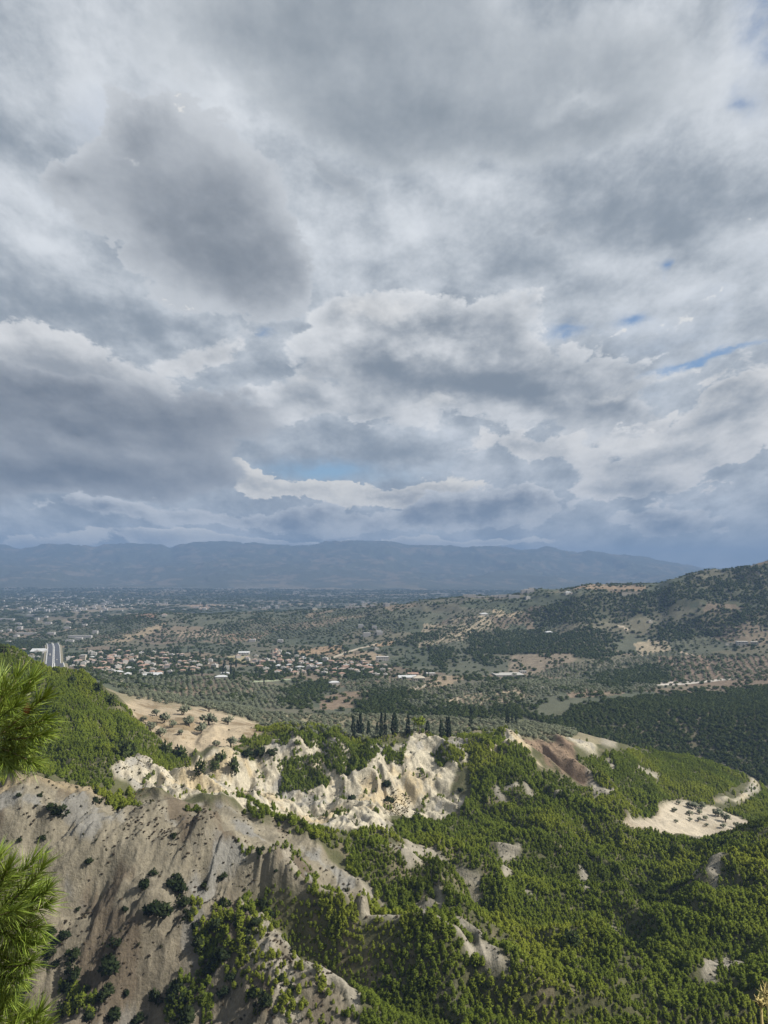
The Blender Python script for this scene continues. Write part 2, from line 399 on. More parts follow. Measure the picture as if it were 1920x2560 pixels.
# columns (bearing) and rows (distance) of the ground sheet
PH_F = np.linspace(rad(-31.5), rad(31.5), 800)
PH_S = np.concatenate([np.linspace(rad(-180), rad(-33), 50), PH_F, np.linspace(rad(33), rad(180), 50)])
def geo(a, b, n): return np.geomspace(a, b, n, endpoint=False)
R_S = np.concatenate([[0.0], geo(0.6, 185, 46), np.linspace(185, 560, 470, endpoint=False), geo(560, 1000, 160), geo(1000, 2500, 200), geo(2500, 7000, 70), geo(7000, 13500, 90), geo(13500, 17500, 8), [17500.]])
NPH, NR = len(PH_S), len(R_S)

def node_stack(t):
    """heights and distances of every line at bearings with tangent t"""
    Z = np.stack([pchip(a, z, t) for a, z, d in ALL]); D = np.stack([pchip(a, d, t) for a, z, d in ALL])
    return Z, D
tcl = np.tan(np.clip(PH_S, rad(-36), rad(36)))
Zn, Dn = node_stack(tcl)
for i in range(1, len(Dn)):
    Dn[i] = np.maximum(Dn[i], Dn[i - 1] + 3.0)
cosc = np.cos(np.clip(PH_S, rad(-36), rad(36)))
BASE = np.zeros((NPH, NR))
for j in range(NPH):
    zs = np.concatenate([[-1.66, -1.7, -4.5, Zn[0, j] * 0.55], Zn[:, j]])
    ds = np.concatenate([[0.0, 2.2, 6.0, Dn[0, j] * 0.5], Dn[:, j]])
    BASE[j] = pchip(ds, zs, R_S * cosc[j])
PH2, R2 = np.meshgrid(PH_S, R_S, indexing='ij')
# behind the viewer the hillside goes on upwards, then levels off
back = sm(np.abs(PH2), rad(60), rad(110))
BASE = BASE * (1 - back) + back * (-1.66 + 90 * (1 - np.exp(-R2 / 260.0)) - 240 * sm(R2, 600, 6000))
X2, Y2 = R2 * np.sin(PH2), R2 * np.cos(PH2)

def uvd(x, y, zb):
    d = np.maximum(y, 1e-3)
    u, v = uv_of(x / d, zb / d)
    return u, v, d
U2, V2, D2 = uvd(X2, Y2, BASE)
front = (Y2 > 120) & (np.abs(PH2) < rad(40))

def inside(u, v, poly):
    r = np.zeros(np.shape(u), bool)
    n = len(poly)
    for i in range(n):
        x1, y1 = poly[i]; x2, y2 = poly[(i + 1) % n]
        if y1 == y2: continue
        c = ((y1 > v) != (y2 > v)) & (u < (x2 - x1) * (v - y1) / (y2 - y1) + x1)
        r ^= c
    return r

def near_path(u, v, pts, w):
    """1 on a polyline, falling to 0 at w"""
    b = np.full(np.shape(u), 1e9)
    for (x1, y1), (x2, y2) in zip(pts[:-1], pts[1:]):
        k = np.clip(((u - x1) * (x2 - x1) + (v - y1) * (y2 - y1)) / ((x2 - x1) ** 2 + (y2 - y1) ** 2), 0, 1)
        b = np.minimum(b, np.hypot(u - x1 - k * (x2 - x1), v - y1 - k * (y2 - y1)))
    return np.clip(1 - b / w, 0, 1)

# ------------------------------------------------------------------ land cover
BARE = [  # bare marl crests and slips among the pines: (path, half width)
 ([(600,2318),(642,2345),(693,2387),(769,2446),(836,2501),(890,2535)], 13), ([(640,2400),(700,2470),(720,2560)], 45),
 ([(905,2290),(950,2294),(1043,2315),(1140,2340),(1190,2375),(1233,2411),(1262,2440)], 12),
 ([(955,2095),(1000,2130),(1030,2160)], 18), ([(1060,2150),(1120,2170),(1190,2200)], 16), ([(1040,2260),(1080,2285)], 12),
 ([(1085,2240),(1100,2290)], 8), ([(880,2190),(930,2230),(960,2260)], 13), ([(1262,2160),(1290,2150)], 16), ([(1318,2205),(1330,2230)], 9),
 ([(1450,2195),(1463,2215)], 11), ([(1500,2318),(1540,2322)], 14), ([(1782,2205),(1800,2175)], 13), ([(1738,2200),(1742,2190)], 10),
 ([(1775,2480),(1800,2440),(1850,2430)], 22), ([(1210,2395),(1240,2430)], 9), ([(1100,2510),(1140,2530)], 10), ([(930,2445),(990,2470),(1040,2500)], 8),
 ([(1440,1925),(1475,1965),(1500,1990)], 8), ([(1510,1855),(1535,1865)], 8), ([(1490,1985),(1540,2000)], 8), ([(1315,1990),(1350,2020)], 6), ([(1240,2000),(1260,2030)], 9),
 ([(1380,1990),(1410,2010)], 9), ([(1570,2030),(1578,2045)], 4), ([(1720,2105),(1750,2120)], 8), ([(1600,1925),(1640,1940)], 8), ([(1525,1900),(1540,1930)], 8),
 ([(1035,2140),(1055,2170)], 8), ([(1160,2220),(1200,2240)], 9), ([(1270,2000),(1290,1990)], 6), ([(700,2160),(740,2215)], 8)]
CLIFF = [(470,1925),(500,1905),(560,1895),(600,1890),(640,1880),(664,1862),(700,1840),(735,1832),(775,1850),(806,1858),(850,1870),(920,1880),(985,1880),(1045,1857),(1140,1855),(1165,1880),(1162,1935),(1120,1985),(1170,2010),(1165,2040),(1080,2050),(960,2085),(860,2092),(770,2085),(690,2065),(640,2030),(560,2012),(440,1992),(420,1940)]
SCREE = [(270,1945),(330,1925),(470,1955),(560,2000),(565,2022),(470,2018),(440,2002),(350,1998),(290,1975)]
LOWSCREE = [(395,1955),(480,1945),(600,1990),(700,2040),(705,2080),(600,2058),(480,2040),(395,2015)]
SAND = [(300,1765),(345,1752),(430,1772),(520,1772),(600,1795),(680,1826),(645,1838),(600,1850),(585,1868),(540,1886),(470,1888),(420,1880),(370,1850)]
FIELD = [(1548,2070),(1563,2060),(1620,2045),(1650,2030),(1670,2005),(1712,2002),(1780,2016),(1810,2026),(1870,2052),(1912,2068),(1890,2075),(1800,2092),(1760,2106),(1700,2110),(1640,2106),(1590,2098),(1560,2084)]
BROWN = [(1300,1852),(1345,1850),(1405,1852),(1430,1870),(1440,1900),(1455,1930),(1478,1960),(1440,1950),(1400,1935),(1360,1900),(1320,1885)]
WHITE2 = [(1250,1855),(1300,1852),(1320,1880),(1350,1925),(1310,1900),(1258,1890),(1215,1905),(1205,1925),(1200,1910),(1225,1880)]
WHITE3 = [(1428,1850),(1470,1855),(1500,1885),(1480,1890),(1440,1868)]
WHITE4 = [(1785,2000),(1840,1998),(1868,1978),(1880,1945),(1895,1970),(1893,1980),(1850,2003),(1805,2006)]
GULLYTREES = [  # pines in the cliff gullies
 [(1165,1935),(1215,1905),(1300,1890),(1350,1945),(1270,2000),(1180,2015)],
 [(800,1840),(870,1845),(900,1900),(880,1960),(830,1950),(800,1900)], [(880,1860),(940,1880),(935,1930),(900,1960),(870,1930)], [(720,1905),(800,1890),(820,1990),(760,1995),(690,1990)],
 [(940,1870),(1010,1895),(1000,1930),(960,1910)], [(1150,1850),(1250,1830),(1250,1880),(1190,1930),(1160,1900)], [(1080,1890),(1150,1900),(1160,1960),(1100,1930)]]
H1 = [(-400,2100),(0,1988),(91,1950),(150,1955),(230,1972),(300,2000),(440,2008),(480,2022),(570,2028),(640,2060),(720,2085),(790,2120),(850,2160),(920,2230),(960,2270),(900,2285),(830,2262),(790,2250),(640,2270),(590,2300),(640,2350),(760,2450),(900,2560),(900,2750),(-400,2750)]
OLIVES = [  # groves: (polygon, dmin, dmax, spacing along, spacing across, row angle, size)
 ([(300,1735),(420,1750),(620,1772),(700,1795),(1430,1800),(1440,1845),(1380,1850),(1260,1853),(1050,1855),(900,1862),(810,1845),(727,1838),(690,1825),(560,1788),(480,1772),(420,1770),(330,1752)], 520, 760, 5.6, 6.0, 20, 1.0),
 ([(250,1690),(480,1690),(700,1715),(760,1730),(700,1780),(560,1765),(300,1735),(250,1715)], 760, 1300, 7.0, 7.5, 15, 1.0),
 ([(1040,1725),(1290,1702),(1500,1700),(1650,1715),(1620,1730),(1400,1735),(1330,1760),(1240,1770),(1080,1780),(1000,1760)], 780, 1250, 7.0, 7.5, 40, 1.0),
 ([(840,1700),(1000,1700),(1080,1712),(950,1740),(870,1730)], 800, 1400, 7.5, 7.5, 30, 1.0),
 ([(1600,1630),(1930,1640),(1930,1700),(1660,1705),(1610,1690)], 900, 1600, 8, 10, 70, 1.0),
 ([(1400,1660),(1640,1640),(1600,1700),(1330,1712),(1300,1700)], 1000, 1500, 8.5, 8.5, 30, 1.0),
 ([(1030,1600),(1200,1520),(1420,1540),(1500,1560),(1300,1600),(1180,1610),(1040,1625)], 1300, 2300, 9, 12, 60, 1.1),
 ([(1660,1610),(1750,1575),(1920,1565),(1940,1590),(1800,1610),(1700,1620)], 1200, 1800, 8, 13, 75, 1.1),
 ([(420,1585),(560,1575),(560,1605),(430,1605)], 1600, 2400, 10, 15, 10, 1.2),
 ([(560,1560),(800,1540),(1020,1530),(1000,1580),(700,1600),(560,1610)], 1500, 2500, 11, 13, 20, 1.2),
 ([(150,1585),(330,1545),(420,1555),(300,1600),(180,1620)], 1500, 2500, 11, 13, 35, 1.2),
]
WOODS = [  # stands of pine in the middle distance, crowns darkened for cloud shadow: (polygon, dmin, dmax, density)
 ([(1330,1800),(1440,1770),(1560,1745),(1700,1735),(1930,1720),(2200,1700),(2200,2000),(1930,1975),(1850,1930),(1750,1895),(1640,1884),(1560,1862),(1430,1830)], 690, 1100, .9),
 ([(1180,1590),(1300,1570),(1480,1580),(1540,1590),(1530,1640),(1460,1650),(1420,1630),(1250,1640),(1200,1660),(1160,1630)], 1100, 1900, .8),
 ([(1470,1690),(1560,1670),(1660,1665),(1660,1705),(1560,1715),(1470,1712)], 950, 1400, .8),
 ([(1320,1530),(1480,1490),(1600,1490),(1700,1460),(1930,1412),(2100,1400),(2100,1500),(1700,1520),(1560,1560),(1340,1560)], 1500, 2300, .65),
 ([(1630,1560),(1930,1510),(2100,1500),(2100,1570),(1930,1560),(1700,1600),(1620,1600)], 1200, 2000, .8),
 ([(880,1745),(1000,1720),(1080,1740),(1000,1770),(1100,1760),(1230,1770),(1330,1760),(1330,1800),(880,1798)], 760, 1050, .55),
 ([(850,1680),(940,1670),(945,1690),(860,1700)], 1100, 1500, .9), ([(690,1740),(740,1715),(820,1700),(820,1720),(750,1760),(700,1765)], 850, 1400, .8),
 ([(640,1690),(700,1680),(700,1700),(640,1700)], 1100, 1500, .6),
 ([(500,1600),(600,1560),(700,1545),(640,1560)], 1700, 2400, .4), ([(260,1555),(330,1540),(380,1545),(300,1570)], 1800, 2400, .5),
 ([(1020,1590),(1100,1570),(1090,1600),(1030,1610)], 1300, 1900, .6), ([(1080,1630),(1140,1620),(1150,1660),(1080,1670)], 1100, 1700, .7),
 ([(-300,1590),(130,1600),(125,1640),(-300,1650)], 1000, 1800, .5), ([(150,1610),(170,1690),(158,1690),(140,1620)], 1100, 1700, .8), ([(98,1640),(112,1630),(112,1690),(98,1680)], 1100, 1700, .9)]
FIELDS = [  # dry fields, ploughed land, tracks' sides: (polygon, dmin, dmax, colour)
 ([(315,1722),(340,1712),(440,1716),(520,1725),(500,1730),(310,1725)], 760, 1500, (.40,.27,.16)), ([(1100,1690),(1180,1690),(1100,1720),(1000,1728)], 800, 1400, (.36,.28,.19)),
 ([(800,1745),(870,1730),(950,1728),(880,1770),(800,1775)], 780, 1400, (.27,.20,.14)), ([(740,1625),(860,1610),(850,1635),(750,1640)], 1300, 2000, (.38,.27,.17)),
 ([(840,1640),(930,1630),(980,1645),(900,1655)], 1200, 1800, (.40,.31,.21)), ([(930,1610),(985,1602),(980,1612),(920,1618)], 1300, 2000, (.42,.29,.18)),
 ([(430,1580),(550,1572),(560,1592),(450,1595)], 1700, 2400, (.36,.28,.20)), ([(560,1585),(680,1580),(640,1600),(560,1605)], 1700, 2400, (.34,.24,.16)),
 ([(255,1605),(330,1580),(420,1555),(400,1575),(320,1605)], 1700, 2400, (.38,.30,.20)), ([(300,1540),(390,1536),(395,1546),(310,1550)], 1800, 2600, (.30,.19,.13)),
 ([(570,1640),(625,1640),(625,1656),(570,1656)], 1300, 1900, (.42,.36,.22)), ([(460,1512),(520,1510),(580,1515),(500,1525)], 2500, 4000, (.36,.26,.18)),
 
 ([(1580,1608),(1660,1595),(1680,1625),(1600,1640)], 1200, 1900, (.46,.38,.26)), ([(1300,1470),(1320,1460),(1620,1470),(1600,1484)], 1500, 2300, (.33,.24,.16)),
 ([(1230,1530),(1310,1530),(1290,1550),(1240,1550)], 1400, 2300, (.44,.35,.24)), ([(1280,1640),(1420,1620),(1440,1650),(1330,1690),(1270,1680)], 1100, 1600, (.27,.22,.16)),
 ([(1060,1560),(1200,1540),(1240,1570),(1160,1600),(1040,1620)], 1300, 2200, (.36,.30,.21)), ([(1640,1640),(1930,1640),(1930,1720),(1660,1712)], 950, 1600, (.24,.18,.13)),
 ([(1080,1760),(1150,1735),(1300,1720),(1340,1740),(1250,1765)], 800, 1200, (.36,.29,.20)), ([(1420,1725),(1560,1715),(1560,1735),(1420,1745)], 850, 1200, (.26,.20,.14)),
 ([(980,1575),(1000,1560),(960,1590)], 1500, 2200, (.36,.26,.19))]
TRACKS = [([(1325,1715),(1390,1718),(1500,1717),(1600,1714),(1680,1710),(1760,1703),(1825,1697)], 3.2, 850, 1500, (.52,.48,.42)), ([(300,1724),(302,1705),(312,1700)], 4, 900, 1500, (.55,.48,.38)),
 ([(960,1742),(1000,1730),(1050,1718),(1090,1708)], 4.5, 780, 1400, (.50,.44,.34)), ([(1080,1775),(1120,1755),(1150,1745)], 6, 760, 1200, (.45,.37,.27)),
 ([(1750,1640),(1768,1665),(1760,1700)], 4, 900, 1500, (.33,.23,.16)), ([(1540,1570),(1570,1582)], 3, 1300, 2000, (.5,.42,.32)), ([(1895,1435),(1915,1450),(1910,1462)], 4, 1500, 2200, (.5,.42,.34)),
 ([(1820,1500),(1830,1485)], 3, 1400, 2200, (.45,.38,.3)), ([(1700,1630),(1740,1640)], 3, 1200, 1700, (.4,.32,.24)), ([(345,1760),(380,1800),(378,1830),(395,1860)], 4, 480, 640, (.60,.53,.42)), ([(800,1655),(870,1630),(940,1610)], 3, 1200, 1900, (.46,.40,.31)),
 ([(245,1625),(242,1650),(252,1690)], 2.5, 1000, 1900, (.40,.37,.33)), ([(560,1705),(650,1703),(740,1698)], 2, 1000, 1500, (.3,.33,.22)), ([(1560,1715),(1745,1700)], 2, 900, 1300, (.5,.46,.4))]

def covers(u, v, d, x, y):
    """weights of bare cliff, grey marl, sand ... at a place"""
    n1 = fbm(x / 9.0, y / 9.0, 3, 21); n2 = fbm(x / 9.0 + 50, y / 9.0 + 31, 3, 22)
    k = np.clip(420.0 / np.maximum(d, 100), .15, 1.5)
    uu, vv = u + n1 * 16 * k, v + n2 * 12 * k
    near = (d > 150) & (d < 700)
    m = {}
    m['cliff'] = np.where(near & (d > 350), inside(uu, vv, CLIFF) | inside(uu, vv, SCREE) | inside(uu, vv, WHITE2) | inside(uu, vv, WHITE3) | inside(u + n1 * 5, v + n2 * 4, WHITE4), 0).astype(float)
    m['sand'] = np.where((d > 470) & (d < 660), inside(uu, vv, SAND), 0).astype(float)
    m['field'] = np.where((d > 430) & (d < 640), inside(u + n1 * 5, v + n2 * 4, FIELD), 0).astype(float)
    m['brown'] = np.where((d > 400) & (d < 640), inside(uu, vv, BROWN), 0).astype(float)
    m['marl'] = np.where((d > 100) & (d < 330), inside(u + n1 * 12, v + n2 * 12, H1), 0).astype(float)
    m['cliff'] = np.maximum(m['cliff'], ((d > 318) & (d < 480) & inside(u + n1 * 6, v + n2 * 5, LOWSCREE)) * 1.0)
    b = np.zeros(np.shape(u))
    for p, w in BARE:
        b = np.maximum(b, near_path(uu * .6 + u * .4, vv * .6 + v * .4, p, w * 1.3))
    m['bare'] = np.where(near, sm(b + n1 * .25, .25, .5), 0)
    return m
# ------------------------------------------------------------------ relief: gullies, ribs and roughness on top of the lines
def relief_of(x, y, d, m, near_w):
    a = np.clip(d / 260.0, .6, 6)
    h = near_w * 2.0 * fbm(x / 38, y / 38, 4, 1) + near_w * (1 - .7 * m['marl']) * 6.0 * (ridged((x + .5 * y) / 58 + .25 * fbm(x / 40, y / 40, 2, 9), (y - .5 * x) / 120, 3, 4) - .35)
    rough = np.maximum.reduce([m['cliff'], m['bare'] * .22, m['brown'] * .35])
    wx, wy = x + 6 * fbm(x / 26, y / 26, 2, 31), y + 6 * fbm(x / 26, y / 26, 2, 33)
    h = h + rough * (1.9 * (ridged(wx / 30 + wy / 60, wy / 90, 3, 12) - .4) + .9 * (ridged(wx / 9 + wy / 20, wy / 40, 4, 17, .62) - .4) + .3 * fbm(x / 2.4, y / 2.4, 3, 18))
    h = h + m['marl'] * (1 - .75 * sm(y, 284, 300)) * (3.6 * (ridged(wx / 36 - wy / 44, wy / 80, 4, 41) - .3) + 1.5 * (ridged(wx / 12 - wy / 12, wy / 26 + wx / 40, 4, 44) - .3) + .6 * (ridged(wx / 4.5 - wy / 9, wy / 14, 3, 46) - .3) + .35 * fbm(x / 2.6, y / 2.6, 3, 48))
    return h

m = {k: np.zeros_like(X2) for k in ('cliff', 'sand', 'field', 'brown', 'marl', 'bare')}
fi = np.where(front & (R2 < 760))
mf = covers(U2[fi], V2[fi], D2[fi], X2[fi], Y2[fi])
for k in m: m[k][fi] = mf[k]
def blur(a, n=1):
    for _ in range(n):
        b = a.copy()
        b[1:-1] = (a[:-2] + 2 * a[1:-1] + a[2:]) / 4
        c = b.copy()
        c[:, 1:-1] = (b[:, :-2] + 2 * b[:, 1:-1] + b[:, 2:]) / 4
        a = c
    return a
msoft = {k: blur(m[k], 3) for k in m}
near_w = sm(R2, 150, 215) * (1 - .8 * sm(R2, 520, 600)) * (1 - .7 * msoft['field']) * (1 - .5 * msoft['sand'])
Zg = BASE.copy()
nr = R2 < 800
Zg[nr] += relief_of(X2[nr], Y2[nr], R2[nr], {k: msoft[k][nr] for k in m}, near_w[nr])
mid = (R2 >= 560) & (R2 < 6500)
hillw = sm(R2, 560, 900) * (.35 + 1.1 * sm(BASE, -160, -120)) * (1 - sm(R2, 5500, 6500))
Zg[mid] += (hillw * (3.4 * fbm(X2 / 90, Y2 / 90, 4, 55) + 5.0 * (ridged(X2 / 240, Y2 / 300, 3, 58) - .35) * sm(BASE, -160, -120)))[mid]
fr = R2 > 6000
mw = sm(R2, 6900, 9500) * (1 - sm(R2, 14000, 18000))
Zg[fr] += (mw * (58 * (ridged(X2 / 1900 + .2 * fbm(X2 / 900, Y2 / 900, 2, 63), Y2 / 2600, 5, 61) - .6) + 10 * fbm(X2 / 260, Y2 / 260, 3, 66)))[fr]
nearw = 1 - sm(R2, 3, 30)
Zg += np.where(R2 < 185, .05 * fbm(X2 / .9, Y2 / .9, 3, 70) * sm(R2, .5, 3) + 1.2 * fbm(X2 / 25, Y2 / 25, 3, 71) * sm(R2, 8, 60), 0)
SLOPE_S = Zg / np.maximum(R2, .1)                          # tangent of the sight line, per column
HOR = np.maximum.accumulate(np.where(R2 > 8, SLOPE_S, -9), axis=1)

def grid_ix(x, y):
    ph, r = np.arctan2(x, y), np.hypot(x, y)
    j = np.clip(np.searchsorted(PH_S, ph) - 1, 0, NPH - 2); i = np.clip(np.searchsorted(R_S, r) - 1, 0, NR - 2)
    a = np.clip((ph - PH_S[j]) / (PH_S[j + 1] - PH_S[j]), 0, 1); b = np.clip((r - R_S[i]) / (R_S[i + 1] - R_S[i]), 0, 1)
    return j, i, a, b
def samp(G, x, y):
    j, i, a, b = grid_ix(np.asarray(x, float), np.asarray(y, float))
    return (G[j, i] * (1 - a) + G[j + 1, i] * a) * (1 - b) + (G[j, i + 1] * (1 - a) + G[j + 1, i + 1] * a) * b
def height(x, y): return samp(Zg, x, y)
def visible(x, y, h=3.0):
    j, i, a, b = grid_ix(x, y)
    r = np.hypot(x, y)
    hz = HOR[j, np.maximum(i - 2, 0)]
    return (height(x, y) + h) / r > hz
def place(u, v, dmin, dmax=1e9, base=False):
    """first point of the ground, at least dmin ahead, on the sight line of a photograph pixel"""
    x, y, z = ray(u, v)
    t, s = float(x / y), float(z / y)
    j = int(np.clip(np.searchsorted(PH_S, math.atan(t)), 1, NPH - 1))
    c = math.cos(math.atan(t)); d = R_S * c
    G = BASE if base else Zg
    diff = G[j] - s * d
    ok = np.where((d >= dmin) & (diff >= 0))[0]
    i = ok[0] if len(ok) else int(np.argmin(np.abs(d - min(dmin * 1.1, dmax))))
    dd = d[i]
    if i > 0 and d[i - 1] >= dmin and diff[i - 1] < 0:
        k = diff[i - 1] / (diff[i - 1] - diff[i]); dd = d[i - 1] + k * (d[i] - d[i - 1])
    dd = min(dd, dmax)
    return t * dd, dd, float(height(np.array([t * dd]), np.array([dd]))[0])

# ------------------------------------------------------------------ base colours of the ground (land cover only)
def cells(x, y, size, seed):
    """parcel number of a jittered grid"""
    gx, gy = x / size, y / size
    ix, iy = np.floor(gx).astype(int), np.floor(gy).astype(int)
    best = np.full(np.shape(x), 9.0); idn = np.zeros(np.shape(x), int)
    for a in (-1, 0, 1):
        for b in (-1, 0, 1):
            h = _perm[(_perm[(ix + a + seed) & 511] + iy + b) & 511]
            px, py = ix + a + (h % 97) / 97.0, iy + b + (h % 89) / 89.0
            q = np.abs(gx - px) + np.abs(gy - py)
            w = q < best
            best = np.where(w, q, best); idn = np.where(w, h, idn)
    return idn
C3 = lambda *c: np.array(c, float)
GC = np.zeros(X2.shape + (3,)) + C3(.092, .092, .046)
def paint(w, c):
    global GC
    GC = GC * (1 - w[..., None]) + np.asarray(c) * w[..., None]
n_a = fbm(X2 / 40, Y2 / 40, 4, 80); n_b = fbm(X2 / 7, Y2 / 7, 4, 84); n_c = fbm(X2 / 160, Y2 / 160, 3, 88)
# scrub floor under the pines
paint(sm(n_b + n_a * .6, .15, .8) * (R2 < 900), C3(.155, .135, .085))
# plateau and middle distance: parcels of grove, stubble and ploughed land
par = cells(X2 + 8 * n_a, Y2 * .8 + 8 * n_b, 95, 5)
pal = np.array([(.105, .11, .075), (.135, .125, .085), (.085, .095, .062), (.185, .15, .105), (.075, .085, .055), (.12, .115, .08), (.155, .125, .09), (.095, .10, .068)])
midw = sm(D2, 520, 560) * front
plate = midw * ((V2 < 1862) | (D2 > 700))
paint(plate * (D2 < 700), C3(.24, .21, .135))
paint(plate * sm(D2, 690, 740), pal[par % len(pal)])
par2 = cells(X2, Y2 * .6, 230, 9)
palf = np.array([(.055, .065, .045), (.08, .085, .055), (.05, .06, .042), (.17, .145, .10), (.065, .075, .05), (.10, .10, .07), (.13, .115, .08), (.05, .06, .04), (.20, .17, .125)])
paint(sm(D2, 2200, 2700) * front, palf[par2 % len(palf)])
mt = sm(R2, 6800, 8000) * front
mcol = np.where((n_c + fbm(X2 / 500, Y2 / 700, 4, 90) > .45)[..., None], C3(.14, .122, .09), C3(.072, .077, .053))
paint(mt, mcol)
ff = np.where(front & (R2 > 480) & (R2 < 12000))
uu, vv, dd = U2[ff], V2[ff], D2[ff]
k = np.clip(900 / dd, .2, 1.5)
un, vn = uu + 9 * k * n_a[ff], vv + 5 * k * n_b[ff]
gcf = GC[ff]
for poly, d0, d1, c in FIELDS:
    w = ((dd > d0) & (dd < d1) & inside(un, vn, poly))
    gcf[w] = (.72 * C3(*c) + .1 * C3(.1, .1, .07)) * (1 + .3 * n_b[ff][w, None])
for pts, w_, d0, d1, c in TRACKS:
    w = near_path(uu, vv, pts, w_) * ((dd > d0) & (dd < d1))
    w = sm(w, .15, .5)[:, None]
    gcf = gcf * (1 - w) + C3(*c) * w
for poly, d0, d1, dens in WOODS:
    w = ((dd > d0) & (dd < d1) & inside(un, vn, poly))
    gcf[w] = gcf[w] * .3 + C3(.075, .075, .045) * .7
GC[ff] = gcf
# bare ground near by
n_d = ridged(X2 / 9, Y2 / 22, 3, 95)
ms = msoft
mm = fbm(X2 / 3.4, Y2 / 4.5, 4, 101)
paint(ms['marl'], C3(.205, .182, .136) * (1 + .20 * n_b[..., None] + .22 * mm[..., None]))
paint(ms['marl'] * sm(fbm(X2 / 21 + 9, Y2 / 26, 4, 97) + .35 * n_b + .2 * mm, .0, .45) * .85, C3(.108, .085, .060))
paint(ms['marl'] * sm(fbm(X2 / 24 + 3, Y2 / 16, 3, 99) + .3 * n_b + .2 * mm, .35, .7), C3(.20, .192, .172))
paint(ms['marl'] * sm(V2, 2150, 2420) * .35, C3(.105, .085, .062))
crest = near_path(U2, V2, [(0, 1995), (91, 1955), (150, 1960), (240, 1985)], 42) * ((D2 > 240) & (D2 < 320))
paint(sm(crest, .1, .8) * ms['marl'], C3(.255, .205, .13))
paint(ms['bare'] * .9, C3(.29, .262, .212) * (1 + .2 * n_b[..., None]))
paint(ms['cliff'], C3(.45, .405, .31) * (1 + .12 * n_b[..., None]))
paint(ms['cliff'] * sm(n_a + .4 * n_b, .15, .6), C3(.43, .355, .23))
paint(ms['cliff'] * sm(-n_a + .5 * n_b, .3, .7), C3(.29, .272, .235))
paint(ms['cliff'] * sm(-ridged(X2 / 6, Y2 / 16, 3, 105) + .25 * n_b, -.1, .55) * .6, C3(.33, .30, .245))
paint(ms['cliff'] * sm(fbm(X2 / 5, Y2 / 5, 4, 107), .25, .6) * .7, C3(.24, .21, .16))
paint(ms['sand'], C3(.38, .31, .215) * (1 + .16 * n_b[..., None]))
paint(ms['sand'] * sm(n_a + .5 * n_b, .12, .5), C3(.23, .175, .107))
rows = .5 + .5 * np.sin((X2 * .35 + Y2) * 1.1 + 1.5 * n_b)
paint(ms['field'], C3(.43, .375, .29) * (1 + .12 * n_b[..., None] + .10 * (rows - .5)[..., None]))
paint(ms['field'] * sm(n_a + .5 * n_b, .25, .7) * .6, C3(.33, .275, .195))
paint(ms['brown'], C3(.20, .145, .10) * (1 + .25 * n_b[..., None]))
paint(sm(40 - R2, 0, 30), C3(.20, .17, .12))
GC = np.clip(GC * .88, .01, .8)

# ------------------------------------------------------------------ materials
def new_mat(name):
    mt_ = bpy.data.materials.new(name)
    mt_.use_nodes = True
    nt = mt_.node_tree
    b = nt.nodes['Principled BSDF']
    b.inputs['Specular IOR Level'].default_value = .15
    b.inputs['Roughness'].default_value = .9
    return mt_, NG(nt), b
def attr(gg, name):
    n = gg.t.nodes.new('ShaderNodeAttribute')
    n.attribute_name = name
    return n
m_ground, gg, bs = new_mat('ground_cover')
pos = gg.t.nodes.new('ShaderNodeNewGeometry').outputs['Position']
gc = attr(gg, 'land').outputs['Color']
rk = attr(gg, 'rock').outputs['Fac']
far = gg.t.nodes.new('ShaderNodeVectorMath'); far.operation = 'LENGTH'; gg.put(far.inputs[0], pos)
nfine = gg.noise(pos, .9, 6, .62)
nmed = gg.noise(pos, .11, 5, .6)
nwide = gg.noise(pos, .012, 5, .6)
streak = gg.noise(gg.vmath('MULTIPLY', pos, (1.0, .5, .35)), .8, 5, .65)
vein = gg.step(gg.math('ABSOLUTE', gg.sub(gg.noise(gg.vmath('MULTIPLY', pos, (1.0, 1.0, .55)), .17, 5, .6, dist=.6), .5)), .028, 0.0)
val = gg.add(gg.mul(gg.mul(vein, rk), .22), gg.mul(gg.sub(nfine, .5), .75), gg.mul(gg.sub(nmed, .5), .7), gg.mul(gg.sub(nwide, .5), .5), gg.mul(gg.mul(gg.sub(streak, .5), .45), rk))
tinted = gg.vmath('SCALE', gc, s=gg.math('MAXIMUM', gg.add(val, 1.0), .25))
tuft = gg.step(gg.noise(pos, .95, 5, .62), .58, .66)
tinted = gg.mix(gg.mul(tuft, gg.lin(rk, 0, 1, .4, .30)), tinted, (.09, .085, .045))
gg.put(bs.inputs['Base Color'], tinted)
bs.inputs['Roughness'].default_value = 1.0
bp = gg.t.nodes.new('ShaderNodeBump')
bp.inputs['Strength'].default_value = .8
bp.inputs['Distance'].default_value = 1.2
gg.put(bp.inputs['Height'], gg.add(gg.mul(nfine, .5), gg.mul(streak, .4)))
gg.put(bs.inputs['Normal'], bp.outputs[0])

